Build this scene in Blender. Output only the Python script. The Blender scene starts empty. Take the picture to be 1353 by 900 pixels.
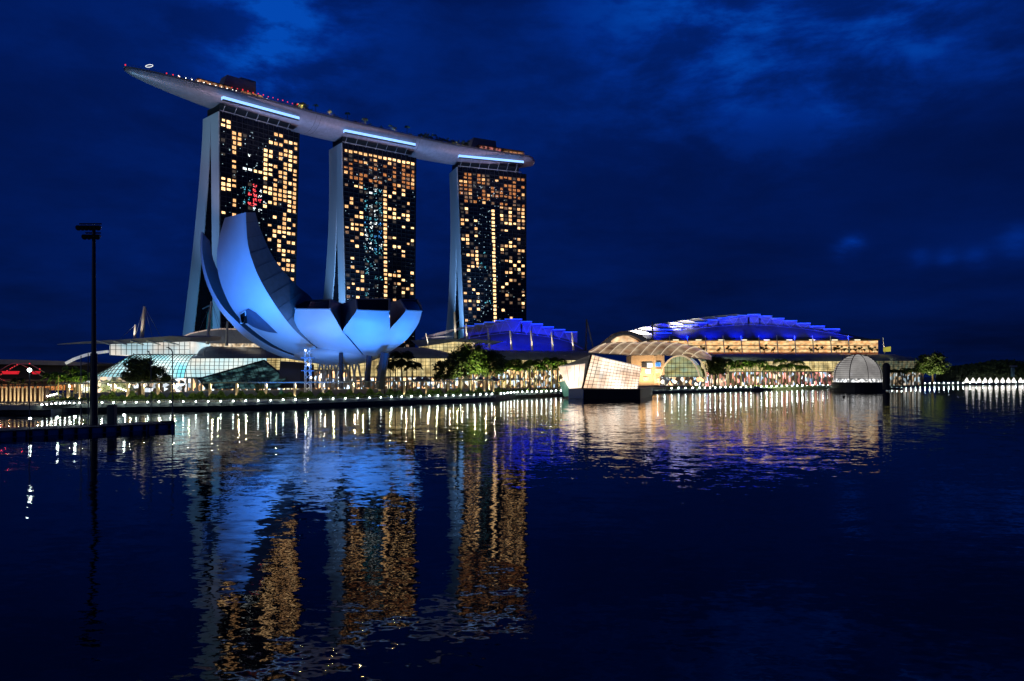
import bpy, math, random
from mathutils import Vector
from mathutils.bvhtree import BVHTree
random.seed(7)
R = math.radians
sc = bpy.context.scene
col = sc.collection

# ------------------------------------------------------------------ camera, sky, sun, exposure
FPX, CX, HOR, CAMZ = 985.0, 676.5, 498.0, 9.5
cam_d = bpy.data.cameras.new('camera'); cam = bpy.data.objects.new('camera', cam_d); col.objects.link(cam)
cam.location = (0, 0, CAMZ); cam.rotation_euler = (R(90), 0, 0)
cam_d.sensor_width = 36; cam_d.lens = FPX / 1353 * 36; cam_d.shift_y = (HOR - 450) / 1353
cam_d.clip_start = 0.5; cam_d.clip_end = 30000
sc.camera = cam
sc.view_settings.view_transform = 'Standard'; sc.view_settings.look = 'None'
sc.view_settings.exposure = 0.0; sc.view_settings.gamma = 1.0; sc.view_settings.use_curve_mapping = False
sc.cycles.max_bounces = 6; sc.cycles.diffuse_bounces = 2; sc.cycles.glossy_bounces = 4
sc.cycles.caustics_reflective = False; sc.cycles.caustics_refractive = False
sc.cycles.sample_clamp_indirect = 6.0
sc.cycles.use_denoising = True

def P(px, py, D):                       # a point seen at pixel (px, py) of the 1353x900 photo, D metres away
    return Vector(((px - CX) / FPX * D, D, CAMZ + (HOR - py) / FPX * D))
def X(px, D): return (px - CX) / FPX * D
def Z(py, D): return CAMZ + (HOR - py) / FPX * D

wd = bpy.data.worlds.new('World'); sc.world = wd; wd.use_nodes = True
nt = wd.node_tree; nt.nodes.clear()
def N(tree, t, **kw):
    n = tree.nodes.new(t)
    for k, v in kw.items(): setattr(n, k, v)
    return n
def L(tree, a, b): tree.links.new(a, b)
def M_(tree, op, a, b=None, c=None, clamp=False):
    n = tree.nodes.new('ShaderNodeMath'); n.operation = op; n.use_clamp = clamp
    for i, v in enumerate((a, b, c)):
        if v is None: continue
        if isinstance(v, (int, float)): n.inputs[i].default_value = v
        else: tree.links.new(v, n.inputs[i])
    return n.outputs[0]
def build_sky():
    t = nt
    tc = N(t, 'ShaderNodeTexCoord'); d = tc.outputs['Generated']
    sky = N(t, 'ShaderNodeTexSky', sky_type='NISHITA'); sky.sun_disc = False
    sky.sun_elevation = R(-3.5); sky.sun_rotation = R(-70); sky.ozone_density = 4.0
    sep = N(t, 'ShaderNodeSeparateXYZ'); L(t, d, sep.inputs[0])
    zc = M_(t, 'MAXIMUM', sep.outputs[2], 0.0)
    # cloud layer: direction projected on a high flat layer
    den = M_(t, 'ADD', zc, 0.16)
    u = M_(t, 'DIVIDE', sep.outputs[0], den); v = M_(t, 'DIVIDE', sep.outputs[1], den)
    cmb = N(t, 'ShaderNodeCombineXYZ'); L(t, u, cmb.inputs[0]); L(t, v, cmb.inputs[1])
    n1 = N(t, 'ShaderNodeTexNoise'); n1.inputs['Scale'].default_value = 0.85; n1.inputs['Detail'].default_value = 9
    n1.inputs['Roughness'].default_value = 0.58; n1.inputs['Distortion'].default_value = 0.1
    L(t, cmb.outputs[0], n1.inputs['Vector'])
    n2 = N(t, 'ShaderNodeTexNoise'); n2.inputs['Scale'].default_value = 6; n2.inputs['Detail'].default_value = 8
    n2.inputs['Roughness'].default_value = 0.62; n2.inputs['Distortion'].default_value = 0.15
    mp = N(t, 'ShaderNodeMapping'); mp.inputs['Scale'].default_value = (1, 1, 2.6); L(t, d, mp.inputs[0]); L(t, mp.outputs[0], n2.inputs['Vector'])
    total = None
    for (px, py, sharp, amp) in ((1020, -70, 44, .68), (960, 10, 200, .2), (1190, 0, 120, .3), (345, 70, 420, 1.0), (372, 10, 260, .7), (390, -60, 80, .3), (860, 10, 60, .22),
                                 (1112, 331, 9000, .45), (1128, 322, 9000, .5), (1345, 318, 4000, .25), (1215, 342, 9000, .2), (1290, 344, 9000, .25), (1250, 343, 9000, .2), (985, 112, 1500, .28), (1110, 138, 1500, .3), (1300, 330, 600, .06),
                                 (560, 260, 14, .10), (1340, 70, 1200, .35), (1230, 40, 500, .2), (100, 200, 10, .06)):
        v3 = Vector(((px - CX) / FPX, 1, (HOR - py) / FPX)).normalized()
        dt = N(t, 'ShaderNodeVectorMath', operation='DOT_PRODUCT'); L(t, d, dt.inputs[0]); dt.inputs[1].default_value = v3
        g = M_(t, 'EXPONENT', M_(t, 'MULTIPLY', M_(t, 'SUBTRACT', dt.outputs['Value'], 1.0), sharp * 1.6))
        g = M_(t, 'MULTIPLY', g, amp)
        total = g if total is None else M_(t, 'ADD', total, g)
    # openings between the clouds: broken up by noise
    mr = N(t, 'ShaderNodeMapRange', interpolation_type='SMOOTHSTEP'); mr.inputs['From Min'].default_value = .40; mr.inputs['From Max'].default_value = .62
    L(t, M_(t, 'ADD', M_(t, 'MULTIPLY', n2.outputs['Fac'], .7), M_(t, 'MULTIPLY', n1.outputs['Fac'], .3)), mr.inputs['Value'])
    opening = M_(t, 'MULTIPLY', total, M_(t, 'ADD', M_(t, 'MULTIPLY', mr.outputs[0], .95), .12))
    soft = M_(t, 'MULTIPLY', M_(t, 'SUBTRACT', n1.outputs['Fac'], .45), .42)
    hi_ = M_(t, 'MAXIMUM', M_(t, 'SUBTRACT', zc, .44), 0.0)
    elev = M_(t, 'SUBTRACT', M_(t, 'MULTIPLY', M_(t, 'MINIMUM', zc, .35), .42), M_(t, 'MULTIPLY', hi_, 2.5))
    dens = M_(t, 'ADD', M_(t, 'ADD', opening, soft), M_(t, 'ADD', elev, .04), clamp=True)
    rp = N(t, 'ShaderNodeValToRGB'); cr = rp.color_ramp
    cr.elements[0].position = 0; cr.elements[0].color = (.0004, .0032, .026, 1)
    cr.elements[1].position = 1; cr.elements[1].color = (.0008, .062, .43, 1)
    e = cr.elements.new(.22); e.color = (.0004, .0092, .092, 1)
    e = cr.elements.new(.5); e.color = (.0004, .022, .215, 1)
    L(t, dens, rp.inputs[0])
    # twilight from the sky model adds to the cloud colours
    bg1 = N(t, 'ShaderNodeBackground'); bg1.inputs[1].default_value = 1.0; L(t, rp.outputs[0], bg1.inputs[0])
    tint = N(t, 'ShaderNodeVectorMath', operation='MULTIPLY'); L(t, sky.outputs[0], tint.inputs[0]); tint.inputs[1].default_value = (.1, .4, 1)
    bg2 = N(t, 'ShaderNodeBackground'); bg2.inputs[1].default_value = .05; L(t, tint.outputs[0], bg2.inputs[0])
    ad = N(t, 'ShaderNodeAddShader'); L(t, bg1.outputs[0], ad.inputs[0]); L(t, bg2.outputs[0], ad.inputs[1])
    out = N(t, 'ShaderNodeOutputWorld'); L(t, ad.outputs[0], out.inputs[0])
build_sky()
sd = bpy.data.lights.new('sun', 'SUN'); sd.energy = .13; sd.angle = R(12); sd.color = (.75, .8, 1)
so = bpy.data.objects.new('sun', sd); col.objects.link(so)
so.rotation_euler = Vector((.75, .55, -.22)).to_track_quat('-Z', 'Y').to_euler()

# ------------------------------------------------------------------ materials
MATS = {}
def mat(name, color, rough=.6, metal=0.0, noise=0.12, scale=.4, emit=None, estr=0.0, spec=.5, streak=False):
    if name in MATS: return MATS[name]
    m = bpy.data.materials.new(name); m.use_nodes = True; t = m.node_tree
    b = t.nodes['Principled BSDF']
    b.inputs['Roughness'].default_value = rough; b.inputs['Metallic'].default_value = metal
    b.inputs['Specular IOR Level'].default_value = spec
    tc = N(t, 'ShaderNodeTexCoord')
    no = N(t, 'ShaderNodeTexNoise'); no.inputs['Scale'].default_value = scale; no.inputs['Detail'].default_value = 6
    if streak:
        mp = N(t, 'ShaderNodeMapping'); mp.inputs['Scale'].default_value = (1, 1, .12); L(t, tc.outputs['Object'], mp.inputs[0]); L(t, mp.outputs[0], no.inputs['Vector'])
    else: L(t, tc.outputs['Object'], no.inputs['Vector'])
    mx = N(t, 'ShaderNodeMix', data_type='RGBA'); L(t, no.outputs['Fac'], mx.inputs[0])
    mx.inputs[6].default_value = (*[max(0, c * (1 - noise * 2)) for c in color], 1)
    mx.inputs[7].default_value = (*[min(1, c * (1 + noise * 2)) for c in color], 1)
    L(t, mx.outputs[2], b.inputs['Base Color'])
    if emit:
        b.inputs['Emission Color'].default_value = (*emit, 1); b.inputs['Emission Strength'].default_value = estr
    MATS[name] = m
    return m
def glow(name, c1, c2, strength, scale=.5, lo=.3, hi=.7, sx=1.0, sz=1.0, floor=.15, cells=False, c3=None):
    """a lit interior behind glass: brightness broken up into patches"""
    if name in MATS: return MATS[name]
    m = bpy.data.materials.new(name); m.use_nodes = True; t = m.node_tree
    b = t.nodes['Principled BSDF']; b.inputs['Base Color'].default_value = (.03, .03, .03, 1); b.inputs['Roughness'].default_value = .15
    tc = N(t, 'ShaderNodeTexCoord'); mp = N(t, 'ShaderNodeMapping'); mp.inputs['Scale'].default_value = (sx, sx, sz)
    L(t, tc.outputs['Object'], mp.inputs[0])
    if cells:
        no = N(t, 'ShaderNodeTexVoronoi'); no.inputs['Scale'].default_value = scale; L(t, mp.outputs[0], no.inputs['Vector'])
        sp = N(t, 'ShaderNodeSeparateColor'); L(t, no.outputs['Color'], sp.inputs[0]); fac, fac2 = sp.outputs[0], sp.outputs[1]
    else:
        no = N(t, 'ShaderNodeTexNoise'); no.inputs['Scale'].default_value = scale; no.inputs['Detail'].default_value = 5; L(t, mp.outputs[0], no.inputs['Vector'])
        sp = N(t, 'ShaderNodeSeparateColor'); L(t, no.outputs['Color'], sp.inputs[0]); fac, fac2 = no.outputs['Fac'], sp.outputs[2]
    mr = N(t, 'ShaderNodeMapRange'); mr.inputs['From Min'].default_value = lo; mr.inputs['From Max'].default_value = hi
    mr.inputs['To Min'].default_value = floor; mr.inputs['To Max'].default_value = 1.0; L(t, fac, mr.inputs['Value'])
    rp = N(t, 'ShaderNodeValToRGB'); rp.color_ramp.elements[0].color = (*c1, 1); rp.color_ramp.elements[1].color = (*c2, 1)
    rp.color_ramp.elements[0].position = .35; rp.color_ramp.elements[1].position = .65
    if c3: e = rp.color_ramp.elements.new(.85); e.color = (*c3, 1)
    L(t, fac2, rp.inputs[0]); L(t, rp.outputs[0], b.inputs['Emission Color'])
    L(t, M_(t, 'MULTIPLY', mr.outputs[0], strength), b.inputs['Emission Strength'])
    MATS[name] = m
    return m
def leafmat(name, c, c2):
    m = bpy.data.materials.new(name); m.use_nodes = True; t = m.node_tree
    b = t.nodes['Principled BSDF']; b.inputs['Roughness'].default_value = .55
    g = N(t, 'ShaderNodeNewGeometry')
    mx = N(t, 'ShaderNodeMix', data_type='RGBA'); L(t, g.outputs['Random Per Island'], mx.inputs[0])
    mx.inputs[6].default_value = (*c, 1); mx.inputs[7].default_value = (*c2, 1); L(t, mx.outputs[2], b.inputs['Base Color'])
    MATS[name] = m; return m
concrete = mat('pale_concrete', (.5, .52, .54), .7, noise=.10, scale=.06, streak=True)
grey = mat('grey_metal', (.3, .31, .34), .4, .5)
darkm = mat('dark_metal', (.03, .032, .036), .5, .3)
black = mat('black_void', (.006, .006, .007), .7)
whitep = mat('white_paint', (.72, .73, .75), .45, noise=.03)
roofm = mat('zinc_roof', (.22, .26, .34), .5, .1, noise=.2, scale=.3)
wood = mat('bark', (.10, .07, .05), .9)
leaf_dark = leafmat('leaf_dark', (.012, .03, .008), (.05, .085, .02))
leaf_lit = leafmat('leaf_green_lamplit', (.03, .09, .015), (.12, .2, .03))  # lamplit copy of the leaves: light put into a lighter green
hull_m = mat('hull_panels', (.33, .27, .31), .45, .35, noise=.16, scale=.35)
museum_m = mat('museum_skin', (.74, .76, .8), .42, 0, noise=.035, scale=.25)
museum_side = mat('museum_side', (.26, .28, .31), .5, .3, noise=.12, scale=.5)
quay_m = mat('quay_stone', (.30, .34, .30), .8, noise=.2)
deck_m = mat('paving', (.16, .17, .16), .8, noise=.2)
lampw = mat('lamp_white', (.9, .9, .9), .4, emit=(1, .95, .8), estr=14)
lampc = mat('lamp_cool', (.9, .9, .9), .4, emit=(.85, 1, .95), estr=26)
lampr = mat('lamp_red', (.9, .1, .1), .4, emit=(1, .03, .05), estr=1.2)
redp = mat('red_light_panel', (.5, .03, .04), .4, emit=(1, .02, .04), estr=.5)
bluestrip = mat('blue_light_strip', (.2, .4, .9), .4, emit=(.26, .5, 1), estr=1.7)
blueline = mat('blue_edge_light', (.1, .2, .9), .4, emit=(.02, .10, 1), estr=.95)
bluetruss = mat('blue_lit_steel', (.5, .5, .6), .4, emit=(.02, .06, 1), estr=.3)  # blue light on the steel put in as emission

# ------------------------------------------------------------------ mesh helpers
class MB:
    def __init__(s): s.v = []; s.f = []
    def add(s, vs, fs):
        b = len(s.v); s.v += [Vector(v) for v in vs]; s.f += [tuple(b + i for i in f) for f in fs]; return s
    def box(s, c, d, rz=0.0):
        cx, cy, cz = c; dx, dy, dz = (k / 2 for k in d); co, si = math.cos(rz), math.sin(rz)
        vs = []
        for z in (-dz, dz):
            for x, y in ((-dx, -dy), (dx, -dy), (dx, dy), (-dx, dy)): vs.append((cx + x * co - y * si, cy + x * si + y * co, cz + z))
        return s.add(vs, [(3, 2, 1, 0), (4, 5, 6, 7), (0, 1, 5, 4), (1, 2, 6, 5), (2, 3, 7, 6), (3, 0, 4, 7)])
    def tube(s, p0, p1, r0, r1=None, n=6, cap=True):
        p0, p1 = Vector(p0), Vector(p1); r1 = r0 if r1 is None else r1
        d = (p1 - p0).normalized(); a = d.cross(Vector((0, 0, 1)))
        a = a.normalized() if a.length > .01 else Vector((1, 0, 0)); b = d.cross(a)
        vs = [p + (a * math.cos(2 * math.pi * i / n) + b * math.sin(2 * math.pi * i / n)) * r for p, r in ((p0, r0), (p1, r1)) for i in range(n)]
        fs = [(i, (i + 1) % n, n + (i + 1) % n, n + i) for i in range(n)]
        if cap: fs += [tuple(range(n))[::-1], tuple(range(n, 2 * n))]
        return s.add(vs, fs)
    def path(s, pts, r, n=6):
        for a, b in zip(pts[:-1], pts[1:]): s.tube(a, b, r, r, n)
        return s
    def grid(s, rows, closed=False):
        b = len(s.v); m = len(rows[0])
        for r in rows: s.v += [Vector(p) for p in r]
        for i in range(len(rows) - 1):
            for j in range(m if closed else m - 1):
                k = (j + 1) % m
                s.f.append((b + i * m + j, b + i * m + k, b + (i + 1) * m + k, b + (i + 1) * m + j))
        return s
    def slab(s, pts, off):              # closed prism: an outline and the same outline shifted
        n = len(pts); off = Vector(off)
        vs = [Vector(p) for p in pts] + [Vector(p) + off for p in pts]
        return s.add(vs, [tuple(range(n))[::-1], tuple(range(n, 2 * n))] + [(i, (i + 1) % n, n + (i + 1) % n, n + i) for i in range(n)])
    def ball(s, c, r, n=8, m=5, sz=1.0):
        c = Vector(c); rows = []
        for i in range(m + 1):
            a = math.pi * i / m
            rows.append([c + Vector((math.sin(a) * math.cos(2 * math.pi * j / n) * r, math.sin(a) * math.sin(2 * math.pi * j / n) * r, math.cos(a) * r * sz)) for j in range(n)])
        return s.grid(rows, True)
    def build(s, name, m, parent=None, smooth=False):
        o0 = parent_world(parent)
        me = bpy.data.meshes.new(name); me.from_pydata([v - o0 for v in s.v], [], s.f); me.materials.append(m)
        me.validate()
        if smooth: me.polygons.foreach_set('use_smooth', [True] * len(me.polygons))
        o = bpy.data.objects.new(name, me); col.objects.link(o)
        if parent: o.parent = parent
        return o
def parent_world(p):
    o0 = Vector((0, 0, 0))
    while p is not None: o0 += p.location; p = p.parent
    return o0
def tag(o, label, cat, group=None, kind=None):
    if kind: o['kind'] = kind
    if label: o['label'] = label
    if cat: o['category'] = cat
    if group: o['group'] = group
    return o
def empty(name, loc, label=None, cat=None, group=None):
    o = bpy.data.objects.new(name, None); o.location = loc; o.empty_display_size = 1; col.objects.link(o)
    return tag(o, label, cat, group)
def dup(o, loc, rz=0, sc_=1.0, label=None, group=None):
    c = o.copy(); col.objects.link(c); c.location = loc; c.rotation_euler = (0, 0, rz); c.scale = (sc_,) * 3
    if label: c['label'] = label
    if group: c['group'] = group
    for ch in list(o.children):
        d = ch.copy(); col.objects.link(d); d.parent = c
        for g in list(ch.children):
            e = g.copy(); col.objects.link(e); e.parent = d
    return c
def lerp(a, b, t): return a + (b - a) * t
def interp(tab, x):
    if x <= tab[0][0]: return tab[0][1]
    for (a, va), (b, vb) in zip(tab[:-1], tab[1:]):
        if x <= b: return va + (vb - va) * (x - a) / (b - a)
    return tab[-1][1]
def resample(pts, n):
    """smooth curve through control tuples, n samples even by index-arclength"""
    pts = [Vector(p) for p in pts]; out = []
    dense = []
    for i in range(len(pts) - 1):
        p0 = pts[max(i - 1, 0)]; p1 = pts[i]; p2 = pts[i + 1]; p3 = pts[min(i + 2, len(pts) - 1)]
        for k in range(12):
            t = k / 12
            dense.append(.5 * ((2 * p1) + (p2 - p0) * t + (2 * p0 - 5 * p1 + 4 * p2 - p3) * t * t + (3 * p1 - p0 - 3 * p2 + p3) * t ** 3))
    dense.append(pts[-1])
    s = [0]
    for a, b in zip(dense[:-1], dense[1:]): s.append(s[-1] + (b - a).length)
    j = 0
    for i in range(n):
        d = s[-1] * i / (n - 1)
        while j < len(s) - 2 and s[j + 1] < d: j += 1
        t = (d - s[j]) / max(1e-9, s[j + 1] - s[j]); out.append(dense[j].lerp(dense[j + 1], min(1, t)))
    return out
def spot(loc, to, power, color, size=60, rad=.5, blend=.8):
    d = bpy.data.lights.new('floodlight_beam', 'SPOT'); d.energy = power; d.color = color; d.spot_size = R(size); d.spot_blend = blend; d.shadow_soft_size = rad
    o = bpy.data.objects.new('floodlight_beam', d); col.objects.link(o); o.location = loc
    o.rotation_euler = (Vector(to) - Vector(loc)).to_track_quat('-Z', 'Y').to_euler(); return o
def point(loc, power, color, rad=.15):
    d = bpy.data.lights.new('lamp_light', 'POINT'); d.energy = power; d.color = color; d.shadow_soft_size = rad
    o = bpy.data.objects.new('lamp_light', d); col.objects.link(o); o.location = loc; return o

# ------------------------------------------------------------------ water, land
def water_mat():
    m = bpy.data.materials.new('bay_water'); m.use_nodes = True; t = m.node_tree
    b = t.nodes['Principled BSDF']; b.inputs['Base Color'].default_value = (.0006, .0015, .004, 1); b.inputs['Roughness'].default_value = .02
    b.inputs['IOR'].default_value = 1.25; b.inputs['Specular IOR Level'].default_value = .42
    tc = N(t, 'ShaderNodeTexCoord')
    acc = None
    for (sx, sy, det, ax, ay, dist) in ((.42, .75, 2, .045, .080, .3), (1.7, 2.9, 1, .045, .070, .4), (.10, .24, 1, .010, .030, 0), (6, 9, 0, .012, .016, 0)):
        mp = N(t, 'ShaderNodeMapping'); mp.inputs['Scale'].default_value = (sx, sy, 1); L(t, tc.outputs['Object'], mp.inputs[0])
        mp.inputs['Rotation'].default_value = (0, 0, R(8))
        no = N(t, 'ShaderNodeTexNoise'); no.inputs['Scale'].default_value = 1; no.inputs['Detail'].default_value = det; no.inputs['Distortion'].default_value = dist
        L(t, mp.outputs[0], no.inputs['Vector'])
        sb = N(t, 'ShaderNodeVectorMath', operation='SUBTRACT'); L(t, no.outputs['Color'], sb.inputs[0]); sb.inputs[1].default_value = (.5, .5, .5)
        ml = N(t, 'ShaderNodeVectorMath', operation='MULTIPLY'); L(t, sb.outputs[0], ml.inputs[0]); ml.inputs[1].default_value = (ax * WAVE, ay * WAVE, 0)
        if acc is None: acc = ml.outputs[0]
        else:
            a = N(t, 'ShaderNodeVectorMath', operation='ADD'); L(t, acc, a.inputs[0]); L(t, ml.outputs[0], a.inputs[1]); acc = a.outputs[0]
    a = N(t, 'ShaderNodeVectorMath', operation='ADD'); L(t, acc, a.inputs[0]); a.inputs[1].default_value = (0, 0, 1)
    nm = N(t, 'ShaderNodeVectorMath', operation='NORMALIZE'); L(t, a.outputs[0], nm.inputs[0]); L(t, nm.outputs[0], b.inputs['Normal'])
    return m
WAVE = 1.0
w = MB(); w.add([(-9000, -300, 0), (9000, -300, 0), (9000, 14000, 0), (-9000, 14000, 0)], [(0, 1, 2, 3)])
tag(w.build('water', water_mat()), None, None, kind='structure')

SHORE = [(-420, 175), (0, 190), (57, 190), (72, 199), (100, 204), (243, 213), (300, 217), (398, 233), (473, 251), (560, 273), (626, 293), (655, 306),
         (668, 320), (682, 343), (708, 352), (745, 380), (850, 429), (923, 470), (1015, 533), (1100, 612), (1180, 718), (1250, 828), (1353, 940), (1700, 1300)]
def shore(px, off=0): return interp(SHORE, px) + off
DECK = 2.0
line = [(X(p, d), d) for p, d in SHORE]
land = MB()
rows = [[(x, y + .9, DECK) for x, y in line], [(x * 1.0 + 0, y + 60, DECK) for x, y in line],
        [(x * 1.6, y + 900, DECK + 1) for x, y in line], [(x * 12, 9000, DECK + 4) for x, y in line]]
land.grid(rows)
tag(land.build('ground', deck_m), None, None, kind='structure')
qw = MB()
qw.grid([[(x, y + 3.2, -1.0) for x, y in line], [(x, y + 3.2, 1.0) for x, y in line], [(x, y, 1.05) for x, y in line], [(x, y + .5, DECK + .12) for x, y in line], [(x, y + .9, DECK + .12) for x, y in line], [(x, y + .9, DECK) for x, y in line]])
tag(qw.build('promenade', quay_m), None, None, kind='structure')

# ------------------------------------------------------------------ hotel towers
TOP = 195.0
win_m = {
 'w': glow('window_warm', (1, .44, .14), (1, .60, .28), 1.8, scale=1.1, lo=.35, hi=.62, floor=.45),
 'm': glow('window_low', (1, .45, .2), (.9, .6, .4), .38, scale=1.1, lo=.35, hi=.62, floor=.3),
 'y': glow('window_cream', (1, .50, .17), (1, .68, .35), 3.0, scale=1.1, lo=.35, hi=.62, floor=.5),
 'o': glow('window_orange', (1, .30, .07), (1, .42, .14), .85, scale=1.1, lo=.35, hi=.62, floor=.2),
 'd': glow('window_dim', (.6, .42, .28), (.5, .45, .40), .16, scale=1.1, floor=.3),
 'c': glow('window_and_reflection_cool', (.8, .95, 1), (1, 1, .95), 3.0, scale=1.5, floor=.2),
 't': glow('reflection_teal', (.03, .5, .7), (.25, .8, 1), 1.5, scale=1.8, floor=.05),  # teal and red: city reflections in the glass, painted as glow
 'r': glow('reflection_red', (1, .03, .04), (1, .10, .12), 3.5, scale=1.3, floor=.2),
 'b': glow('window_and_reflection_blue', (.05, .3, 1), (.1, .5, 1), 2.0, scale=1.3, floor=.2),
 'v': glow('reflection_violet', (.5, .03, .9), (.4, .05, 1), .7, scale=1.3, floor=.2)}
def glass_facade():
    m = bpy.data.materials.new('dark_glass_facade'); m.use_nodes = True; t = m.node_tree
    b = t.nodes['Principled BSDF']; b.inputs['Roughness'].default_value = .18; b.inputs['Metallic'].default_value = .2
    tc = N(t, 'ShaderNodeTexCoord'); no = N(t, 'ShaderNodeTexNoise'); no.inputs['Scale'].default_value = .25; no.inputs['Detail'].default_value = 8
    L(t, tc.outputs['Object'], no.inputs['Vector'])
    rp = N(t, 'ShaderNodeValToRGB'); rp.color_ramp.elements[0].color = (.004, .005, .008, 1); rp.color_ramp.elements[1].color = (.02, .024, .034, 1)
    L(t, no.outputs['Fac'], rp.inputs[0]); L(t, rp.outputs[0], b.inputs['Base Color']); return m
facade_m = glass_facade()
NC, NR, FH = 15, 54, 3.42
def rows_of(s):
    out = set()
    for part in s.split(','):
        if not part: continue
        if '-' in part: a, b = part.split('-'); out |= set(range(int(a), int(b) + 1))
        else: out.add(int(part))
    return out
def cells_1():
    c = {}
    def put(colm, s, k): 
        for r in rows_of(s): c[(r, colm)] = k
    put(0, '0,1,12-14,19', 'y'); put(1, '0,1,12-14', 'y'); put(0, '4,7', 'd'); put(0, '22-23,27', 'y')
    put(2, '2-6,8,9,12,13,16,17,19', 'w'); put(3, '2-4', 'w'); put(2, '10,11', 'd'); put(1, '22', 'w')
    put(4, '9', 'c'); put(5, '9', 'c'); put(6, '9', 'y'); put(7, '9', 'y'); put(4, '2', 'd'); put(5, '6', 'c')
    put(8, '4-10,12,13,16', 'y'); put(9, '2,4,5,7-9,12,13,15', 'y'); put(10, '0,2,7,10-15', 'w'); put(10, '18,22', 'y'); put(11, '0,2,4,5,8,9,12-14', 'w')
    put(12, '1,3,4,6-14,17-19', 'w'); put(13, '1,3-7,10,12-16,18,20', 'y'); put(14, '1,2,4,5,7-16,19,21', 'w')
    put(8, '11', 'd'); put(11, '10,15', 'd')
    for r in range(19, 38):
        for k in range(9, 15):
            p = .5 if r > 22 else .35
            if k < 11: p *= .4 if r < 30 else .15
            if random.random() < p: c.setdefault((r, k), random.choice('wyyw'))
    for r, k, t in ((13, 4, 't'), (13, 5, 't'), (13, 6, 'r'), (14, 4, 't'), (14, 5, 'r'), (14, 6, 'r'), (14, 7, 'c'), (15, 5, 't'), (15, 6, 'r'), (15, 7, 'r'), (16, 4, 't'), (16, 5, 'r'), (16, 6, 'r'), (13, 7, 'c'), (15, 8, 'c'), (17, 7, 'c'), (17, 5, 'd'), (17, 6, 'c'), (12, 5, 'd'), (12, 6, 'r')): c[(r, k)] = t
    return c
def cells_2():
    c = {}
    for r in range(0, 8):
        for k in range(NC):
            p = (.55, .9, .35, .75, .2, .75, .75, .6, .3, .35, .8, .15, .95, .6, .85)[k]
            if r == 7: p *= .4
            if random.random() < p: c[(r, k)] = random.choice('ooodm') if random.random() < .8 else 'w'
    for k in range(NC): c[(0, k)] = 'y' if k > 7 else 'w'
    for r in range(8, 46):
        for k in list(range(0, 4)) + list(range(9, NC)):
            p = .38 if k < 4 else .5
            if r in (16, 17, 18) and k > 8: p = .3
            if 19 < r < 27: p *= .55
            if 34 < r: p *= .85
            if r > 40: p *= .25
            if random.random() < p: c[(r, k)] = random.choice('wyymwd')
        if r < 41: c[(r, 8)] = 'y' if r % 2 else 'w'
        for k in (4, 5, 6, 7):
            x = random.random()
            if r < 24 and x < .75: c[(r, k)] = random.choice('tttcbtd')
            elif x < .25: c[(r, k)] = random.choice('dtt')
    for r in (9, 12, 16, 17, 21, 22): c[(r, 5)] = 'c'
    for r in (18, 19, 20): c[(r, 4)] = 'c'; 
    c[(44, 9)] = 'v'; c[(45, 9)] = 'v'; c[(46, 9)] = 'v'; c[(45, 8)] = 'v'
    return c
def cells_3():
    c = {}
    for r in range(0, 8):
        for k in range(NC):
            p = (.6, .9, .8, .4, .75, .8, .8, .5, .2, .5, .6, .1, .9, .6, .7)[k]
            if random.random() < p: c[(r, k)] = random.choice('ooodm') if random.random() < .85 else 'w'
    for r in (2, 3, 4, 5): c[(r, 11)] = 'o'; c[(r, 12)] = 'o'
    for r in range(8, 48):
        for k in list(range(0, 4)) + list(range(9, NC)):
            p = .44
            if k > 8 and r < 13: p = .9
            if k < 4 and 14 < r < 18: p = .3
            if r in (39, 40): p = .8 if k > 8 and r == 39 else .05
            if r > 40: p = .25
            if random.random() < p: c[(r, k)] = random.choice('wyymwd') if random.random() < .9 else 'd'
        if 8 < r < 40: c[(r, 7)] = 'y'
        if r > 41: c[(r, 3)] = 'y'
        for k in (4, 5, 6):
            if 17 < r < 35 and random.random() < .3: c[(r, k)] = 't' if random.random() < .6 else 'd'
    return c
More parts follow.
